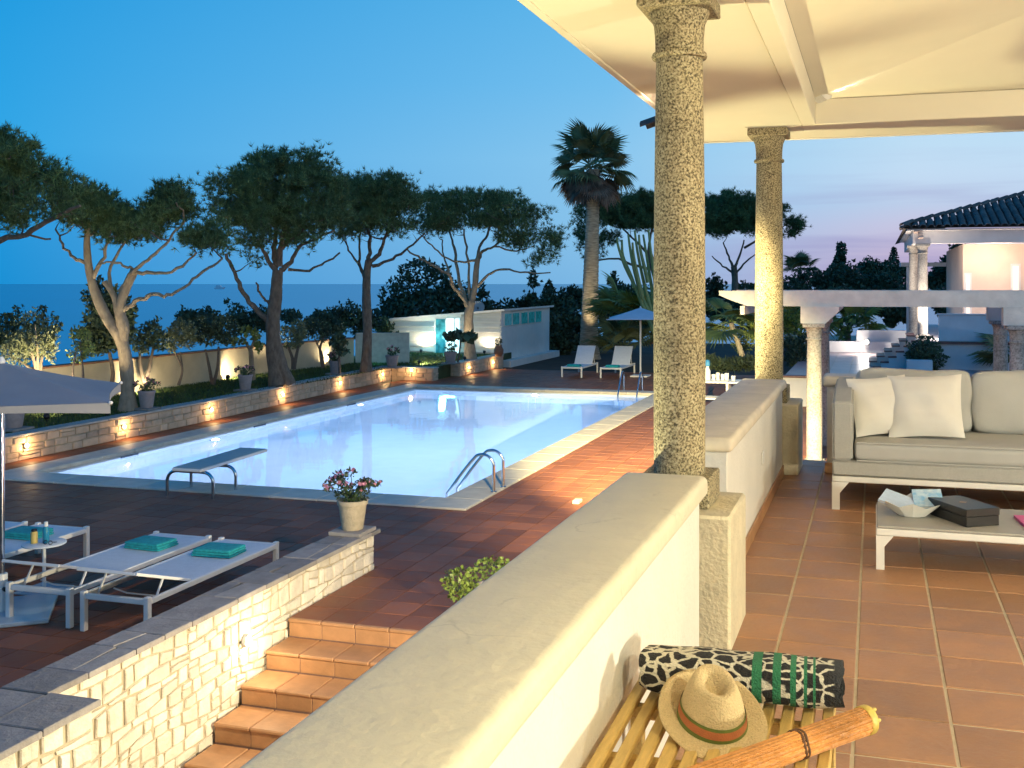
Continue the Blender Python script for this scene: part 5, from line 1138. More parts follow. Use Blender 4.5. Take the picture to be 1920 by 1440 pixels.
pine('slim straight trunked pine between the round pine and the cabin', (686, 697), 29.2, [([(686, 697), (689, 620), (687, 560), (688, 512), (692, 488)], 10, 7)],
     [([(686, 528), (675, 500), (673, 470), (676, 436)], 5, 2), ([(692, 490), (694, 455), (690, 415), (700, 370)], 6, 2), ([(695, 490), (714, 470), (724, 438), (735, 390)], 6, 2), ([(698, 499), (735, 484), (765, 465), (797, 438)], 4.5, 2), ([(675, 500), (655, 470), (640, 440)], 3, 1.5)],
     [(738, 348, 34, 22), (700, 352, 40, 22), (660, 352, 34, 24), (720, 385, 46, 28), (672, 390, 46, 30), (640, 385, 24, 36), (755, 390, 26, 26), (700, 425, 52, 20), (650, 430, 34, 18), (745, 425, 26, 16)], 4, .18, 3000, 80, 1.0)
pine('wide flat umbrella pine rising in front of the cabin', (882, 676), 34.2, [([(882, 676), (879, 620), (879, 588), (884, 566)], 10.5, 8), ([(880, 582), (890, 540), (893, 505), (896, 484)], 6.5, 5)],
     [([(879, 578), (862, 552), (848, 532), (843, 516), (815, 500), (790, 486), (764, 468)], 5.5, 2), ([(876, 572), (862, 530), (854, 480), (848, 452), (840, 425)], 5, 2), ([(843, 516), (832, 480), (830, 450)], 3, 1.5), ([(880, 560), (880, 520), (875, 475), (870, 430)], 4, 2), ([(895, 490), (905, 472), (926, 462), (945, 446)], 4.5, 2), ([(893, 500), (900, 465), (914, 440), (924, 415)], 4.5, 2), ([(893, 538), (915, 516), (945, 505), (985, 511), (1032, 511)], 4, 1.5), ([(896, 488), (850, 490), (815, 465), (795, 445)], 3, 1.5), ([(925, 462), (970, 470), (1000, 462)], 2.5, 1.2)],
     [(800, 372, 26, 18), (820, 395, 42, 28), (785, 408, 24, 24), (850, 385, 40, 24), (900, 380, 46, 24), (950, 385, 42, 22), (1000, 398, 36, 22), (1030, 415, 22, 22), (860, 415, 52, 22), (920, 410, 46, 20), (980, 420, 42, 16), (810, 425, 40, 16)], 5, .19, 3600, 110, 1.3, 'bark_pale', sparse=[(985, 448, 45, 18, 45), (1040, 455, 18, 26, 25), (945, 440, 30, 12, 16), (1020, 480, 30, 16, 16)])
pine('dark pine standing behind the palm trunk', (1242, 640), 52, [([(1242, 640), (1240, 560), (1225, 500), (1215, 470)], 9, 6)], [([(1225, 505), (1190, 498), (1160, 486), (1122, 487), (1095, 480)], 4, 1.5), ([(1218, 480), (1190, 450), (1160, 420)], 4, 1.5), ([(1216, 472), (1220, 440), (1230, 410)], 4, 1.5)],
     [(1110, 398, 30, 20), (1150, 390, 36, 22), (1195, 385, 38, 24), (1230, 385, 30, 24), (1175, 412, 50, 18), (1225, 415, 30, 18)], 6, .26, 4600, 50, 1.6, sparse=[(1092, 440, 14, 32, 30), (1120, 455, 20, 18, 24), (1150, 445, 20, 12, 12)], bw_=.034)
pine('pine between the two granite columns with open trunk fork', (1377, 560), 60, [([(1377, 560), (1378, 525), (1376, 500)], 7, 6)], [([(1376, 505), (1366, 480), (1356, 455)], 4, 1.5), ([(1378, 500), (1388, 475), (1395, 450)], 4, 1.5), ([(1378, 515), (1400, 490), (1425, 470)], 3, 1.2), ([(1372, 510), (1350, 495), (1335, 480)], 3, 1.2), ([(1395, 465), (1440, 440), (1475, 420)], 3, 1.2)],
     [(1345, 385, 32, 22), (1385, 382, 38, 24), (1425, 395, 34, 24), (1365, 415, 46, 20), (1415, 420, 40, 18), (1460, 405, 24, 20), (1488, 420, 18, 14), (1480, 438, 10, 6), (1340, 425, 26, 18)], 8, .30, 5200, 60, 1.8, bw_=.04)
# ================================================================== palms and other plants
def fan_leaf(nm, blades, ln, spread_, droop, pet, width, rd, fold=.25):
    """one fan frond: stalk and pleated blades, along +x"""
    mb = MB(); mb.tube([(0, 0, 0), (pet*.5, 0, -pet*pet*.05*droop), (pet, 0, -pet*pet*.22*droop)], [.022, .018, .012], 5)
    bz = -pet*pet*.22*droop
    for k in range(blades):
        a = (k/(blades-1)-.5)*spread_; l = ln*(1-.25*abs(a)/(spread_/2))*rd.uniform(.88, 1.08); pts = []
        ca, sa = math.cos(a), math.sin(a); w = width*l*.5; z1 = bz+abs(sa)*fold*.1-droop*l*.10; z2 = bz-droop*l*l*.38-rd.uniform(0, .12)*droop*l
        nx, ny = -sa*w, ca*w; c1 = (pet+ca*l*.55, sa*l*.55, z1); tip = (pet+ca*l*(1-.18*droop), sa*l*(1-.1*droop), z2)
        mb.add([(pet, 0, bz), (c1[0]+nx, c1[1]+ny, c1[2]-.01), (c1[0], c1[1], c1[2]+.025), (c1[0]-nx, c1[1]-ny, c1[2]-.01), tip], [(0, 1, 2), (0, 2, 3), (1, 4, 2), (2, 4, 3)])
    me = bpy.data.meshes.new(nm); me.from_pydata([tuple(p) for p in mb.v], [], mb.f); return me
def put(nm, me, parent, loc, rz_, ry_, rx_=0, s=1):
    o = bpy.data.objects.new(nm, me); COL.objects.link(o); o.parent = parent; o.location = Vector(loc)-parent.location
    o.rotation_euler = (rx_, ry_, rz_); o.scale = (s,)*3; return o
rd = random.Random(3)
green_fans = [fan_leaf('frond', 25, .95, R(215), .75, .8, .085, rd) for _ in range(4)]; dry_fans = [fan_leaf('dry_frond', 19, 1.0, R(120), .5, .5, .11, rd) for _ in range(4)]
for m_ in green_fans: m_.materials.append(M['frond'])
for m_ in dry_fans: m_.materials.append(M['deadfrond'])
pb = at(1104, 673, 41.0); pb.z = -1.5; palm = thing('fan_palm', 'tall fan palm with a lit ringed trunk and a skirt of dry fronds', 'palm tree', pb)
ptop = at(1109, 318, 41.0); a = MB(); prof = []; n = 84
P = [pb.lerp(ptop, i/n)+Vector((.10*math.sin(i/n*2.4)*(i/n), 0, 0)) for i in range(n+1)]
rr = [(.52-.34*min(1, i/n*6) if i/n < .16 else 0) or (.40-.16*(i/n)**.7)*(1+(.05 if i % 2 else -.02)) for i in range(n+1)]
rr = [.41-.17*(i/n)**.6+(.10*math.exp(-i/3.0))+(.012 if i % 2 else -.008) for i in range(n+1)]
a.tube(P, rr, 18); a.build('trunk', 'palmbark', palm, smooth=True)
for i in range(34):
    az = i*2.39996; el = R(-78+i*4.6); s = rd.uniform(1.0, 1.2); put('frond', green_fans[i % 4], palm, ptop+Vector((.12*math.cos(az), .12*math.sin(az), .05+i*.008)), az, -R(-25+i*3.1)+rd.uniform(-.25, .25), rd.uniform(-.6, .6), s*rd.uniform(.82, 1.08))
for i in range(34):
    az = i*2.39996+.5; put('dry_frond', dry_fans[i % 4], palm, ptop+Vector((.16*math.cos(az), .16*math.sin(az), -.0-i*.012)), az, R(26+rd.uniform(0, 30)+i*.35), rd.uniform(-.5, .5), rd.uniform(.85, 1.15))
def small_fan_palm(lab, u, v, D, n, s, fr, zb=-1.5, h=.3, cat='palm', group=None, el=(10, 75)):
    p = at(u, v, D); t = thing('dwarf_fan_palm', lab, cat, p, group); rd_ = random.Random(int(u)); 
    a = MB(); a.tube([p, p+Vector((0, 0, h))], [.12, .1], 8); a.build('stem', 'twig', t)
    for i in range(n): az = i*2.39996+u; put('frond', fr[i % 4], t, p+Vector((0, 0, h)), az, -R(rd_.uniform(*el)), rd_.uniform(-.4, .4), s*rd_.uniform(.8, 1.15))
    return t
lit_fans = []  # brighter lime copies of the fronds, lamplight put into their colour
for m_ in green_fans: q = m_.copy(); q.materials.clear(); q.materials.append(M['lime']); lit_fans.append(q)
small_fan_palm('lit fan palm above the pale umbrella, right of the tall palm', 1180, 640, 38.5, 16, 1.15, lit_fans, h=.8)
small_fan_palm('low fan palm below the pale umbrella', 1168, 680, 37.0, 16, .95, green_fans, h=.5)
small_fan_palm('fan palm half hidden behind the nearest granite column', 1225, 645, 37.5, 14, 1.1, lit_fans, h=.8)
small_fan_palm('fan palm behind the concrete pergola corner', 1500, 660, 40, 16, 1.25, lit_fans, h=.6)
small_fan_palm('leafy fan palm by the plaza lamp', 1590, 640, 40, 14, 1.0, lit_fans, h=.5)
small_fan_palm('distant palm silhouette right of the second granite column', 1500, 528, 75, 22, 1.0, green_fans, h=.8, el=(-10, 70))
small_fan_palm('low spiky palm at the right photo edge by the white wall', 1915, 690, 26.0, 16, .75, green_fans, h=.15)
# candelabra cactus
cp = at(1232, 640, 36.0); cc = thing('candelabra_cactus', 'pale green candelabra cactus rising behind the umbrella', 'cactus', cp); rd_ = random.Random(5)
for pts in ([(1228, 625), (1212, 590), (1192, 540), (1172, 500), (1160, 465), (1156, 445)], [(1226, 600), (1205, 560), (1190, 510), (1182, 470), (1178, 440)], [(1228, 605), (1215, 560), (1205, 520), (1195, 470), (1190, 432)], [(1230, 590), (1222, 540), (1214, 490), (1206, 440)], [(1232, 590), (1228, 530), (1220, 470), (1216, 430)], [(1190, 540), (1182, 515), (1168, 480), (1166, 450)], [(1205, 560), (1196, 520), (1188, 480), (1186, 455)], [(1215, 530), (1208, 500), (1200, 465), (1198, 440)]):
    off = rd_.uniform(-.5, .5); n = len(pts); Q = smooth_path([at(u, v, 36+off*i/(n-1)) for i, (u, v) in enumerate(pts)], 3); a = MB(); a.tube(Q, [.085-.045*(i/(len(Q)-1)) for i in range(len(Q))], 6); a.build('cactus_arm', 'cactus', cc)
def shrub(name, lab, lobes, D, m, leaf, n, stems=(), cat='shrub', dz=.6, seed=0, base=None, group=None, up=.3, sm='twig', shell=.35, asp=.5):
    """lobes (u, v, ru, rv) of a leafy crown at distance D with its stems [(points, r0, r1)]"""
    rg = np.random.default_rng(seed+100); rd_ = random.Random(seed); mpx = D/1925; b = at(*(base or (stems[0][0][0] if stems else (lobes[0][0], lobes[0][1]+lobes[0][3]))), D)
    t = thing(name, lab, cat, b, group)
    if stems:
        s_ = MB()
        for pts, r0, r1 in stems:
            o = rd_.uniform(-.25, .25); k = len(pts); Q = smooth_path([at(u, v, D+o*i/(k-1)) for i, (u, v) in enumerate(pts)], 3); s_.tube(Q, [(r0+(r1-r0)*i/(len(Q)-1))*mpx for i in range(len(Q))], 7)
        s_.build('stems', sm, t, smooth=True)
    L = []
    for (u, v, ru, rv) in lobes:
        for _ in range(4):
            a = rd_.uniform(0, 6.28); q = rd_.uniform(.75, 1.12); L.append((at(u+math.cos(a)*ru*q, v-abs(math.sin(a))*rv*q*rd_.choice((1, 1, -.5)), D+rd_.uniform(-.7, .7)*ru*mpx), ru*mpx*rd_.uniform(.16, .34), ru*mpx*.25, rv*mpx*rd_.uniform(.16, .34)))
        for j in (-1, 0, 1): L.append((at(u+rd_.uniform(-.15, .15)*ru, v+rd_.uniform(-.1, .1)*rv, D+j*ru*mpx*dz), ru*mpx*(1 if j == 0 else .8), ru*mpx*.8, rv*mpx*(1 if j == 0 else .8)))
    P, U = ell_points(L, n, shell, rg); ph = rg.uniform(0, 6, 4); f = 2.2/(max(l[1] for l in L)+.05)
    w = np.sin(P[:, 0]*f*1.3+ph[0])+np.sin(P[:, 1]*f*1.2+ph[1])+np.sin(P[:, 2]*f*1.6+ph[2]); keep = w > -1.3
    leaves('crown', P[keep], U[keep], m, t, leaf, asp, up, .8, rg); return t
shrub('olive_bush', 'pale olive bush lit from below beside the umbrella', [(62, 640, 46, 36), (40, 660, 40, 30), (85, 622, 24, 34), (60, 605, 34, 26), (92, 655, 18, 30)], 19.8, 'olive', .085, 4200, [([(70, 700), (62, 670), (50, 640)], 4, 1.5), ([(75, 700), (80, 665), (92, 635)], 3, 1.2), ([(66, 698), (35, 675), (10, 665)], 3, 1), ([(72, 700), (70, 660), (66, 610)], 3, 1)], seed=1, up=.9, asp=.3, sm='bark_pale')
shrub('dark_bush', 'dark evergreen bush behind the pale olive bush', [(20, 620, 50, 40), (75, 610, 40, 30), (-30, 640, 40, 40)], 20.5, 'dark', .10, 3000, seed=2)
shrub('small_tree', 'thin young tree with sparse yellowish leaves right of the olive bush', [(152, 632, 20, 26), (145, 665, 18, 18), (165, 655, 14, 18)], 19.5, 'lime', .075, 520, [([(138, 722), (137, 690), (145, 650)], 3, 1), ([(156, 722), (155, 690), (150, 640)], 3, 1)], 'tree', seed=3)
shrub('dark_tree', 'large dark shrub tree behind the leaning pine trunk', [(190, 560, 36, 36), (200, 600, 50, 40), (165, 610, 34, 32), (225, 630, 34, 34), (180, 640, 40, 26), (235, 590, 22, 40)], 22.5, 'dark', .12, 5200, [([(208, 735), (212, 700), (205, 660)], 5, 3)], 'tree', seed=4)
shrub('small_tree', 'small greyish tree with two stems just right of the leaning pine', [(285, 625, 26, 28), (268, 645, 20, 22), (300, 640, 20, 22)], 23.5, 'dark', .085, 1500, [([(272, 722), (264, 690), (262, 660)], 4, 2), ([(272, 722), (280, 690), (288, 650)], 5, 2)], 'tree', seed=5)
shrub('small_tree', 'small olive tree with lit grey green crown in front of the boundary wall', [(340, 620, 26, 24), (325, 640, 26, 22), (352, 635, 18, 22)], 24.3, 'olive', .08, 1900, [([(335, 722), (342, 695), (338, 660)], 3, 1.2), ([(342, 690), (330, 665), (320, 645)], 2, 1)], 'tree', seed=6)
shrub('small_tree', 'dark crowned small tree with a V of two stems', [(395, 605, 34, 26), (372, 622, 28, 26), (420, 618, 28, 28), (398, 635, 40, 18)], 25, 'dark', .09, 3000, [([(398, 720), (393, 690), (385, 655)], 3.5, 2), ([(400, 720), (408, 690), (410, 650)], 3.5, 2)], 'tree', seed=7)
shrub('plumeria', 'plumeria tree with large pale leaves left of the wide pine trunk', [(462, 622, 18, 12), (478, 630, 14, 12), (448, 640, 20, 10), (485, 650, 10, 14)], 25.6, 'lime', .16, 210, [([(474, 712), (472, 680), (470, 655)], 5.5, 4), ([(470, 660), (460, 640), (452, 632)], 3, 2), ([(471, 655), (476, 640), (482, 630)], 3, 2)], 'tree', seed=8, sm='bark_pale', asp=.6)
shrub('small_tree', 'lit small tree with a Y fork right of the wide pine trunk', [(535, 625, 18, 18), (560, 622, 18, 22), (548, 640, 24, 16)], 28, 'olive', .08, 1700, [([(550, 692), (548, 670), (538, 645)], 4, 2), ([(551, 692), (556, 665), (562, 640)], 4, 2)], 'tree', seed=9)
shrub('small_tree', 'darker small tree with forked stems before the brightest part of the boundary wall', [(590, 610, 28, 18), (605, 625, 20, 18), (575, 622, 20, 14)], 29, 'dark', .085, 1500, [([(605, 690), (604, 665), (590, 635)], 3.5, 1.5), ([(605, 688), (600, 655), (608, 630)], 3, 1.5)], 'tree', seed=10)
shrub('potted_shrub', 'dark large leaved shrub standing behind the pale blossom pot', [(635, 640, 18, 16), (628, 628, 12, 10), (642, 660, 14, 10), (635, 612, 10, 8)], 28.2, 'dark', .15, 320, [([(637, 700), (636, 670), (634, 640)], 2.5, 1.5)], 'shrub', seed=11, asp=.6)
shrub('broadleaf_plant', 'dark broad leaved plant spreading over the pot by the cabin door', [(862, 628, 26, 8), (845, 632, 14, 8), (880, 632, 14, 8)], 32.5, 'dark', .34, 90, [([(858, 680), (862, 655), (864, 632)], 2, 1.2)], 'plant', seed=12, asp=.55, up=-.1)
bushes = [(360, 600, 60, 26), (470, 598, 50, 30), (585, 600, 60, 22), (650, 598, 50, 30), (700, 615, 40, 30)]
labs = ['dark hedge bush against the sea left of the V stemmed tree', 'dark hedge bush behind the plumeria tree', 'dark hedge bush above the bright boundary wall', 'dark bushy shrub left of the slim pine trunk', 'dark bush between slim pine trunk and cabin']
for i, (b, l) in enumerate(zip(bushes, labs)):
    u, v, ru, rv = b; rdx = random.Random(i); lo = [(u+rdx.uniform(-.8, .8)*ru, v+rdx.uniform(-.4, .6)*rv, ru*.45, rv*.75) for _ in range(5)]
    shrub('hedge_bush', l, lo, 34+i, 'dark', .14, 2600, seed=20+i, group='dark bushes beyond the boundary wall')
shrub('dark_conifer', 'large blue green dark tree mass behind the cabin', [(790, 510, 40, 28), (760, 545, 44, 34), (820, 535, 40, 34), (735, 585, 36, 34), (850, 565, 44, 34), (785, 580, 70, 34)], 50, 'dark', .24, 6500, cat='tree', seed=30)
hb = [(880, 585, 40, 34), (925, 578, 40, 32), (970, 575, 40, 34), (1015, 570, 36, 34), (1060, 562, 36, 36), (1080, 600, 40, 60), (1040, 630, 40, 50), (1145, 560, 36, 36), (1185, 560, 40, 40), (1130, 610, 50, 60), (1215, 580, 40, 60)]
hl = ['dark hedge shrub behind the satellite dish', 'dark hedge shrub above the middle of the cabin roof', 'dark hedge shrub above the cabin windows', 'dark hedge shrub above the right cabin corner', 'tall dark hedge shrub just left of the palm trunk', 'dark undergrowth shrub behind the palm trunk foot', 'dark undergrowth shrub between cabin and palm', 'dark hedge shrub right of the palm trunk', 'dark hedge shrub behind the candelabra cactus', 'dark undergrowth under the pale umbrella', 'dark undergrowth behind the nearest granite column']
for i, (b, l) in enumerate(zip(hb, hl)):
    u, v, ru, rv = b; rdx = random.Random(50+i); lo = [(u+rdx.uniform(-.6, .6)*ru, v+rdx.uniform(-.3, .5)*rv, ru*.55, rv*.6) for _ in range(5)]
    shrub('hedge_shrub', l, lo, 52+(i % 3) if i not in (5, 6, 9, 10) else 44+i % 2, 'dark', .22, 2400, seed=60+i, group='dark hedge behind the cabin and palm')
for i, (u, v, h) in enumerate(((905, 545, 26), (1000, 520, 40), (1030, 535, 22), (1150, 520, 24))):
    shrub('wispy_tree', ('thin wispy young tree above the cabin roof', 'thin wispy tree against the sea left of the palm', 'low wispy tree beside the palm against the sea', 'thin wispy tree against the sky right of the palm')[i], [(u, v, 8, h*.6), (u-6, v+8, 7, h*.3), (u+7, v+10, 7, h*.3)], 54, 'dark', .2, 260, [([(u, v+h+20), (u, v)], 1, .6)], 'tree', seed=80+i)
rt = [(1345, 560, 30, 50, 62), (1400, 545, 40, 40, 64), (1475, 545, 40, 30, 66), (1545, 520, 36, 26, 70), (1578, 480, 20, 24, 78), (1575, 520, 44, 30, 72), (1640, 510, 44, 30, 74), (1690, 520, 36, 26, 74), (1790, 485, 30, 28, 60), (1765, 520, 44, 30, 62), (1600, 560, 70, 36, 56), (1680, 560, 50, 34, 56), (1790, 560, 50, 34, 56), (1500, 590, 60, 40, 52), (1640, 585, 40, 22, 46), (1690, 590, 30, 22, 46), (1525, 528, 60, 34, 68), (1612, 524, 60, 34, 68), (1680, 540, 50, 36, 66), (1400, 575, 60, 40, 58)]
rl_ = ['dark tree mass between the two granite columns', 'dark tree behind the left granite column gap pine', 'dark tree right of the second granite column', 'dark round tree left of the tall silhouette tree', 'tall leaning silhouette tree top against the lilac sky', 'dark tree below the tall silhouette tree', 'broad dark tree left of the far house', 'dark tree beside the far house eave', 'dark round tree seen under the far house eave', 'dark tree behind the far house columns', 'dark hedge above the pergola beam', 'dark hedge left of the far house columns', 'dark hedge behind the far house porch', 'dark shrub mass behind the pergola column', 'reddish dark shrub above the stairs wall', 'dark shrub by the far house steps', 'dark low tree band left of the tall silhouette tree', 'dark low tree band right of the tall silhouette tree', 'dark low tree band touching the far house eave', 'dark low tree band behind the gap between the columns']
for i, ((u, v, ru, rv, D), l) in enumerate(zip(rt, rl_)):
    rdx = random.Random(150+i); lo = [(u+rdx.uniform(-.6, .6)*ru, v+rdx.uniform(-.5, .5)*rv, ru*.5, rv*.6) for _ in range(5)]
    shrub('silhouette_tree', l, lo, D, 'dark', .26, 2200, seed=160+i, cat='tree', group='dark trees beyond the far house')
nf_ = at(1676, 505, 80); t = thing('norfolk_pine', 'small tiered conifer silhouette left of the far house roof', 'tree', nf_); a = MB(); a.tube([nf_, at(1676, 462, 80)], [.12, .03], 6); a.build('trunk', 'twig', t); P = []; U = []
for k in range(9):
    z = 500-k*4.3; w = 15*(1-k/9.5)
    for j in range(60): q = at(1676+rng.uniform(-1, 1)*w, z+rng.uniform(-1, 1)*1.0+abs(rng.normal())*.6, 80+rng.uniform(-.6, .6)*(1-k/9)); P.append(q); U.append((rng.normal(), rng.normal(), .1))
leaves('crown', np.array([list(p) for p in P]), np.array(U), 'dark', t, .28, .4)
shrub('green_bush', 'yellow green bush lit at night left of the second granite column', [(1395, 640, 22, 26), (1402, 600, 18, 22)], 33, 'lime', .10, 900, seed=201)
shrub('agave_hedge', 'low dark spiky hedge behind the bar table', [(1350, 685, 20, 14), (1380, 683, 20, 15), (1405, 680, 16, 15), (1330, 680, 16, 16)], 27, 'dark', .2, 1400, seed=202, up=1.0, asp=.22)
lp = at(1392, 668, 32); t = thing('young_palm', 'slanting young palm with bare trunk left of the second granite column', 'palm', lp); a = MB(); a.tube(smooth_path([lp, at(1383, 640, 32), at(1370, 605, 32)], 4), [.10, .09, .09, .085, .085, .08, .08, .08, .075], 8); a.build('trunk', 'bark_pale', t)
for i in range(16): az = i*2.39996; put('frond', lit_fans[i % 4], t, at(1369, 602, 32), az, -R(rd.uniform(-20, 60)), rd.uniform(-.4, .4), rd.uniform(.75, 1.05))
shrub('green_bush', 'leafy green bush right of the second granite column', [(1490, 610, 26, 22), (1505, 585, 22, 16), (1475, 595, 14, 18)], 36, 'leafy', .13, 1200, seed=203)
shrub('dark_bush', 'dark clipped bush below the leafy green one by the pergola', [(1492, 665, 30, 26), (1480, 640, 20, 16), (1510, 640, 18, 16)], 30, 'dark', .10, 2200, seed=204)
shrub('green_bush', 'bright green bush behind the plaza lamp', [(1622, 625, 14, 16), (1640, 615, 10, 14)], 40, 'lime', .14, 500, seed=205)
shrub('banana_plant', 'broad leaved green plant between pergola column and plaza lamp', [(1580, 620, 16, 20), (1600, 600, 20, 14), (1570, 650, 10, 14)], 37, 'leafy', .30, 220, seed=206, asp=.35)
ground_spot('ground spotlight in the bed left of the second granite column', *at(1375, 676, 30.5), at(1398, 625, 33), 150, 80, (1, .9, .5))
ground_spot('ground spotlight in the bed behind the pergola', *at(1520, 690, 31), at(1492, 600, 36), 190, 80, (1, .9, .5))
# ================================================================== right hand side: pergola, upper plaza, far house
ZP = -.73
lp_ = MB(); lp_.box(2.5, 9.2, -1.9, 30, 24.9, ZD-.006); struct('lower_plaza', lp_, 'plaza', 'pale paved ground under the concrete pergola')
gv = MB(); gv.box(-1.0, 8.97, -1.9, 2.5, 12.41, ZD-.008); struct('service_path', gv, 'plaza', 'pale path beside the terrace steps')
up_ = MB(); up_.box(-2.1, 25.4, -1.9, 30, 46, ZP-.01); upl = struct('upper_plaza', up_, 'grout', 'raised lilac paved plaza in front of the far house')
tile_field(upl, 'paving_tile', [(-2.1, 25.4, 9, 40)], ZP, .5, .5, .008, 'plaza', 'plaza', 90, x_org=-2.1, y_org=25.4, skip=lambda u, v, x, y: not (1560 < u < 1660 and v < 700))
rt_ = thing('retaining_wall', 'low pale blue lit wall with dark red tile top at the plaza edge', 'wall', (1, 25.3, ZD)); MB().box(-2.15, 25.22, -1.6, 9, 25.39, ZP-.03).build('wall_body', 'whitewall', rt_)
for i in range(14): MB().box(-2.2+i*.8+.004, 25.16, ZP-.029, -2.2+(i+1)*.8-.004, 25.46, ZP+.015, .006).build('cap_tile', 'tread', rt_)
# steps from the terrace end down to the ground
ts = thing('garden_steps', 'pale pebbled steps dropping from the end of the terrace', 'stairs', (-.3, 9.6, ZD))
for k in range(6): MB().box(-.95, 8.965+k*.34, ZD, .6, 8.965+(k+1)*.34-.004, -.20-k*.21, .008).build('step', 'plaza', ts)
# pergola
pg = thing('pergola', 'pale concrete pergola with long beams on paired granite columns', 'pergola', (0, 18, ZD))
def pbeam(y): 
    mb = MB(); mb.prism([(-2.46, 1.385), (7, 1.385), (7, 1.135), (-2.0, 1.135), (-2.30, 1.24), (-2.46, 1.31)], 1, y, y+.18); mb.build('beam', 'concrete', pg)
pbeam(16.95); pbeam(19.2)
for i in range(15):
    x = -2.2+i*.62; mb = MB(); mb.prism([(17.132, 1.36), (19.198, 1.36), (19.198, 1.22), (17.132, 1.22)], 0, x, x+.09); mb.build('rafter', 'concrete', pg)
for i in range(3):
    x = -2.12+i*.3; MB().box(x, 17.0, .99, x+.07, 19.3, 1.134).build('rafter_end', 'concrete', pg) if i < 2 else None
for x in (-.88, 2.16):
    for y in (17.04, 19.29):
        mb = MB(); mb.prism([(x-.26, 1.134), (x+.34, 1.134), (x+.34, 1.06), (x+.13, .86), (x-.26, .86)], 1, y-.13, y+.13); mb.build('bracket', 'concrete', pg)
pc = [((-.93, 17.04), 'granite pergola column nearest the retaining wall'), ((-.90, 19.29), 'granite pergola column behind the front one'), ((2.12, 17.04), 'granite pergola column at the right photo edge'), ((2.12, 19.29), 'rear granite pergola column near the right photo edge')]
for (x, y), l in pc: column(l, x, y, ZD, .859, .125, 'granite_far', .10, .16, 'granite columns of the pergola', 'pergola_column')
# bar table with glasses
bt = thing('bar_table', 'white bar table with open shelf behind the second parapet', 'table', (-3.1, 21.9, ZD))
MB().box(-3.75, 21.6, -.60, -2.55, 22.2, -.56, .006).build('table_top', 'white', bt)
for x in (-3.7, -3.0, -2.62): MB().box(x, 21.65, ZD, x+.05, 22.15, -.601, .004).build('leg_panel', 'white', bt)
MB().box(-3.649, 21.66, -.95, -3.001, 22.14, -.92).build('shelf', 'white', bt)
for i, (u, h, r) in enumerate(((1340, .12, .05), (1350, .16, .045), (1358, .13, .05), (1367, .15, .05), (1378, .10, .05))):
    p = atz(u, 711-(i % 2), -.555); c_ = thing('cup', ('tall white cup at the left end of the bar table', 'white cup second from the left on the bar table', 'white cup in the middle of the bar table', 'white cup second from the right on the bar table', 'low white cup at the right end of the bar table')[i], 'cup', (p.x, 21.9, -.559), 'white cups on the bar table')
    a = MB(); a.lathe([(r*.7, 0), (r, h), (r*.9, h), (r*.6, .01)], 14, (p.x, 21.9, -.559)); a.build('cup_body', 'white', c_, smooth=True)
bo = thing('bottle', 'white bottle with a blue cap on the bar table', 'bottle', (-3.42, 21.85, -.559)); a = MB(); a.lathe([(.06, 0), (.065, .02), (.065, .20), (.03, .28), (.03, .30)], 14, (-3.42, 21.85, -.559)); a.build('bottle_body', 'white', bo, smooth=True); a = MB(); a.lathe([(.05, .30), (.055, .31), (.055, .40), (.03, .43)], 12, (-3.42, 21.85, -.559)); a.build('bottle_cap', 'bluecap', bo)
# plaza lamp, stairs to the far house
ps = thing('plaza_lamp', 'bright white spotlight on the low wall at the back of the plaza', 'lamp', at(1625, 640, 32.6)); p = at(1625, 640, 32.6); MB().box(p.x-.08, p.y-.04, p.z-.12, p.x+.08, p.y+.05, p.z+.06, .01).build('housing', 'dark_metal', ps); a = MB(); a.lathe([(.065, 0), (.065, .02), (.03, .03)], 14); q = Vector((.0, -1, -.15)).to_track_quat('Z', 'Y').to_matrix().to_4x4(); q.translation = p+Vector((0, -.045, -.02)); a.v = [tuple(q @ Vector(w)) for w in a.v]; a.build('lens', 'lampwhite', ps)
light('bulb', 'POINT', p+Vector((-.1, -.25, -.02)), 90, (1, .86, .72), ps, size=.05)
bw2 = thing('plaza_wall', 'stepped mauve wall behind the plaza lamp', 'wall', (-.3, 35.5, ZP)); MB().box(-1.9, 34.6, ZP-.3, .9, 34.8, -.38).build('wall_body', 'whitewall', bw2); MB().box(-.55, 34.82, ZP-.3, 1.0, 35.0, -.02).build('wall_body', 'whitewall', bw2)
fs = thing('far_stairs', 'short flight of dark red steps climbing right to the far house', 'stairs', (.5, 29, ZP)); NS = 6
for k in range(NS):
    x = -.12+k*.195; zt_ = ZP+(k+1)*.142; MB().box(x, 28.9, ZP-.1, x+.194, 30.2, zt_-.032).build('riser', 'pinkwall', fs); MB().box(x-.02, 28.88, zt_-.031, x+.20, 30.2, zt_, .004).build('tread', 'tread', fs)
    MB().box(x+.1, 28.35, ZP-.1, x+.294, 28.50, zt_-.15).build('side_wall', 'whitewall', fs); MB().box(x+.08, 28.32, zt_-.149, x+.30, 28.53, zt_-.11, .004).build('side_cap', 'tread', fs)
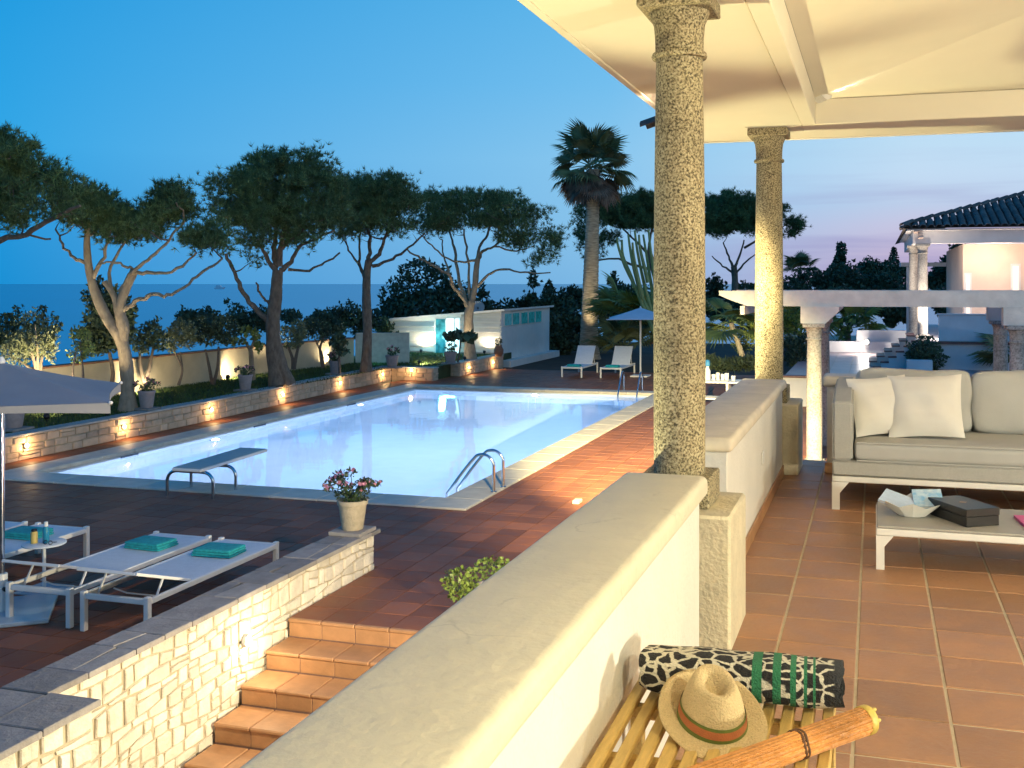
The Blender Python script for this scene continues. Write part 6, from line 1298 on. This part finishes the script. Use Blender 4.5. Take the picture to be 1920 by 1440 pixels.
# far house
fh = thing('far_house', 'far house with dark barrel tile hip roof and lit salmon walls', 'house', (4, 31, 0))
MB().box(1.28, 28.4, -1.2, 14, 40, .0).build('base', 'whitewall', fh)
for i in range(9): MB().box(1.55+i*.6+.003, 28.30, -.07, 1.55+(i+1)*.6-.003, 28.399, .0, .004).build('edge_tile', 'tread', fh)
MB().box(1.62, 28.402, .001, 9, 28.56, .68, .005).build('porch_parapet', 'whitewall', fh); MB().box(1.58, 28.37, .681, 9, 28.59, .72, .008).build('parapet_cap', 'whitewall', fh)
MB().box(2.42, 31.0, .001, 12, 31.2, 2.62).build('wall', 'pinkwall', fh); MB().box(2.42, 31.202, .001, 2.62, 38, 2.62).build('wall', 'pinkwall', fh)
for x, w, z1, m in ((2.50, .10, 1.75, 'lampdoor'), (3.72, .16, 2.0, 'lampdoor'), (4.7, .7, 2.1, 'doorwood')):
    if m == 'lampdoor': M.setdefault('lampdoor', glow('lit doorway', (1, .74, .42), .4))
    f = MB(); f.box(x-.05, 30.985, .002, x+w+.05, 30.999, z1+.06); do = f.build('door_frame', 'whitewall', fh); d = MB(); d.box(x, 30.97, .003, x+w, 30.984, z1); d.build('door_panel', m, do)
MB().box(2.9, 30.9, .001, 3.6, 30.98, .28, .01).build('low_ledge', 'pinkwall', fh)
EX0, EY0, EZ, PIT = .76, 29.25, 3.02, .30
MB().box(1.02, 29.75, 2.60, 12, 30.05, 2.95, .006).build('eave_beam', 'whitewall', fh); MB().box(1.02, 30.06, 2.60, 1.3, 38, 2.95, .006).build('eave_beam', 'whitewall', fh)
MB().box(EX0+.1, EY0+.12, 2.951, 12, 38, 2.99).build('eave_soffit', 'whitewall', fh)
rr_ = MB(); hx = 6.0; rr_.add([(EX0, EY0, EZ-.02), (EX0+hx, EY0+hx, EZ-.02+hx*PIT), (EX0+hx+6, EY0+hx, EZ-.02+hx*PIT), (EX0+12, EY0, EZ-.02), (EX0, EY0+12, EZ-.02)], [(0, 3, 2, 1), (0, 1, 4)]); roof = rr_.build('roof', 'rooftile', fh, recalc=False)
tl = MB(); half_tile(tl, (0, 0, 0), (0, .42*math.cos(math.atan(PIT)), .42*PIT*math.cos(math.atan(PIT))+.012), .10, .085, .014, 6); tme = bpy.data.meshes.new('roof_tile'); tme.from_pydata([tuple(p) for p in tl.v], [], tl.f); tme.materials.append(M['rooftile'])
def tile_at(x, y, z, rz_=0, s=1):
    o = bpy.data.objects.new('roof_tile', tme); COL.objects.link(o); o.parent = roof; o.location = (x-4, y-31, z); o.rotation_euler = (rd.uniform(-.02, .02), rd.uniform(-.03, .03), rz_+rd.uniform(-.03, .03)); o.scale = (s, 1, s)
for i in range(30):
    x = EX0+.10+i*.205; m_ = x-EX0; nrow = int(min(m_, 4.2)/.36)+1
    for k in range(nrow): tile_at(x, EY0-.08+k*.36, EZ+k*.36*PIT)
for k in range(16): tile_at(EX0-.03+k*.27, EY0-.03+k*.27, EZ+.05+k*.27*PIT, -R(45), 1.05)
for k in range(5): tile_at(EX0-.06, EY0+.35+k*.22, EZ-.01, -R(90))
for k in range(2):                                                     # scalloped brackets under the roof corner
    mb = MB(); pts = [(EY0+.05, EZ-.06-k*.16)]
    for j in range(7): pts.append((EY0+.05+j*.09, EZ-.10-k*.16-.03*abs(math.sin(j*1.57))))
    pts += [(EY0+.62, EZ-.04-k*.12)]; mb.prism([(p[0], p[1]) for p in pts], 0, EX0+.28+k*.12, EX0+.40+k*.12); mb.build('eave_bracket', 'pinkwall', fh)
for (u, yy, l) in ((1730, 29.9, 'granite column of the far house porch at the beam corner'), (1713, 31.2, 'granite column of the far house porch behind the corner one')):
    t_ = (u-1080)/1925; D_ = yy/(DY+t_*RY); p = at(u, 532, D_); column(l, p.x, yy, .001, 2.599, .135, 'granite_far', .10, .18, 'granite columns of the far house', 'porch_column')
th_ = thing('far_beam', 'thin pale pergola beam on a post behind the far house columns', 'pergola', at(1700, 560, 36)); mb = MB(); mb.bar(at(1688, 496, 36), at(1812, 496, 36), .18, .14); mb.build('beam', 'whitewall', th_); mb = MB(); a_ = at(1704, 500, 36); mb.bar((a_.x, a_.y, -1.5), (a_.x, a_.y, a_.z-.01), .16, .16, up=(0, 1, 0)); mb.build('post', 'whitewall', th_)
sd2 = thing('eave_lamp', 'small dark round lamp on the far house eave beam', 'lamp', at(1862, 441, 28.9)); a = MB(); c_ = at(1862, 441, 28.5); a.lathe([(.02, -.06), (.055, -.04), (.06, 0), (.04, .05)], 12, c_); a.tube([c_+Vector((0, 0, .03)), c_+Vector((.06, .35, .1))], .015, 6); a.build('housing', 'dark_metal', sd2, smooth=True)
light('porch_up_light', 'SPOT', at(1724, 618, 27.7), 500, (1, .80, .62), fh, at(1722, 440, 29.6), .05, 80, .8); light('porch_light', 'POINT', (3.2, 30.0, 2.2), 90, (1, .70, .50), fh, size=.1); light('porch_light', 'POINT', (1.7, 29.4, .35), 50, (1, .85, .75), fh, size=.06); light('porch_light', 'POINT', (6.0, 29.9, 2.2), 60, (1, .70, .50), fh, size=.1)
light('wall_wash', 'SPOT', (5.4, 27.4, -.55), 50, (.80, .85, 1), fh, (4.0, 28.4, .45), .05, 100)
shrub('round_shrub', 'dark round shrub in front of the far house stairs wall', [(1733, 655, 28, 24), (1720, 670, 22, 22), (1750, 672, 26, 22), (1738, 690, 26, 12)], 26.6, 'dark', .09, 3200, [([(1738, 715), (1736, 690), (1730, 660)], 2, 1)], seed=301)
pw = thing('planter_wall', 'pale planter box in front of the dark round shrub', 'planter', at(1720, 700, 26)); p = at(1700, 702, 25.9); MB().box(p.x, p.y, ZP, p.x+.62, p.y+.35, ZP+.30, .008).build('planter_box', 'whitewall', pw)
# ================================================================== boat on the horizon
bp_ = at(412, 534, 2600); bp_.z = -12; bt2 = thing('motor_yacht', 'tiny white motor yacht on the sea horizon between the pines', 'boat', bp_)
a = MB(); a.prism([(-13, 0), (10, 0), (15, 4.6), (-13.5, 4.4)], 1, -3.4, 3.4); a.v = [(bp_.x+p[0], bp_.y+p[1], bp_.z+p[2]) for p in a.v]; a.build('hull', 'white', bt2)
a = MB(); a.prism([(-10, 4.41), (6, 4.41), (2, 9.4), (-9, 9.4)], 1, -2.7, 2.7); a.v = [(bp_.x+p[0], bp_.y+p[1], bp_.z+p[2]) for p in a.v]; a.build('deckhouse', 'white', bt2)
# ================================================================== lamps of the terrace
def fixture(lab, p, d, P, col, ang, nm='downlight', cat='lamp', group=None, size=.05, blend=.6, lens='lampwarm'):
    t = thing(nm, lab, cat, p, group)
    if nm == 'wall_uplight': MB().bar((p[0]+.05, p[1], p[2]-.03), (-1.021, p[1], p[2]-.03), .025, .025).build('bracket', 'white', t)
    d = Vector(d).normalized(); q = d.to_track_quat('Z', 'Y').to_matrix().to_4x4(); q.translation = Vector(p)
    a = MB(); a.lathe([(.045, -.06), (.055, -.05), (.06, .05), (.05, .05)], 16); a.v = [tuple(q @ Vector(w)) for w in a.v]; a.build('housing', 'white', t)
    a = MB(); a.lathe([(.049, .035), (.049, .052), (.03, .056)], 14); a.v = [tuple(q @ Vector(w)) for w in a.v]; a.build('lens', lens, t)
    light('bulb', 'SPOT', Vector(p)+d*.075, P, col, t, Vector(p)+d, size, ang, blend); return t
WARM = (1, .90, .50)
fixture('uplight on the outer side of the parapet below the nearest granite column', (-2.0, 4.36, -.50), (.53, .04, 1), 430, WARM, 58, 'wall_uplight', group='uplights of the terrace columns')
fixture('uplight on the outer side of the parapet below the second granite column', (-2.0, 8.44, -.50), (.53, 0, 1), 430, WARM, 58, 'wall_uplight', group='uplights of the terrace columns')
fixture('deck floodlight under the eave aimed along the pool edge', (-1.20, 6.4, 2.66), (-1.9, 11.0, -4.1), 80000, (1, .80, .38), 34, 'unseen_eave_floodlight', blend=1)
fixture('added fill floodlight under the eave aimed at the deck by the handrails', (-1.2, 6.28, 2.66), (-1.5, 7.4, -4.1), 9000, (1, .80, .42), 50, 'unseen_eave_floodlight', blend=1)  # extra fill added to soften the edge of the first floodlight
fixture('added broad fill light under the eave washing the near deck and loungers', (-1.2, 6.62, 2.66), (-6.0, 2.6, -4.2), 450, (1, .80, .62), 125, 'unseen_eave_floodlight', size=.12, blend=1)  # unseen warm fill added for the near deck
fixture('added soft fill light under the far eave facing the pergola', (-.87, 9.0, 2.62), (2.4, 8.0, -1.2), 520, (1, .88, .74), 130, 'unseen_eave_floodlight', size=.12, blend=1)  # unseen lamp added behind the column to warm the pergola
fixture('small lamp in the inner corner of the porch beams washing the ceiling', (-.39, 8.21, 2.975), (1.0, -1.0, .32), 260, (1, .93, .72), 24, 'corner_lamp', blend=.7, lens='white')
fixture('step light in the terrace wall shining down on the outdoor stairs', (-1.06, 6.2, -.75), (-3.4, .3, -1.1), 1000, (1, .85, .58), 120, 'step_light')
sl_ = thing('step_lamp', 'bright round lamp set in the rubble wall above the stairs', 'lamp', (-4.96, 7.35, -1.55)); zz = atz(447, 1213, -1.48)
a = MB(); q = Vector((1, 0, 0)).to_track_quat('Z', 'Y').to_matrix().to_4x4(); q.translation = Vector((-4.955, 7.36, -1.44)); a.lathe([(.05, -.02), (.05, .012), (.042, .016)], 16); a.v = [tuple(q @ Vector(w)) for w in a.v]; a.build('rim', 'white', sl_); a = MB(); a.lathe([(.04, .005), (.04, .018), (.02, .022)], 14); a.v = [tuple(q @ Vector(w)) for w in a.v]; a.build('lens', 'lampwhite', sl_); light('bulb', 'POINT', (-4.80, 7.36, -1.44), 9, (1, .80, .5), sl_, size=.03)
def room_lamp(lab, p, P, col=WARM, size=.12):  # off-view lamps with made-up frames, added to light the terrace
    t = thing('unseen_lamp', lab, 'lamp', p, 'unseen lamps lighting the terrace from the right'); a = MB(); a.box(p[0]-.06, p[1]-.06, p[2]-.10, p[0]+.06, p[1]+.06, p[2]-.09, .003); a.box(p[0]-.06, p[1]-.06, p[2]+.09, p[0]+.06, p[1]+.06, p[2]+.11, .003); a.bar(p, (5.49, p[1], p[2]), .02, .02); a.build('unseen_lamp_frame', 'dark_metal', t)
    l = light('bulb', 'POINT', p, P, col, t, size=size); return t
room_lamp('unseen low room light level with the stool', (3.4, 2.2, .62), 480, (1, .95, .74), .07)
room_lamp('added overhead fill lamp beside the viewer', (1.9, .3, 2.62), 360, (1, .93, .64), .15)
room_lamp('added fill lamp for the sofa end of the terrace', (4.2, 4.6, 2.1), 230, (1, .93, .72), .15)
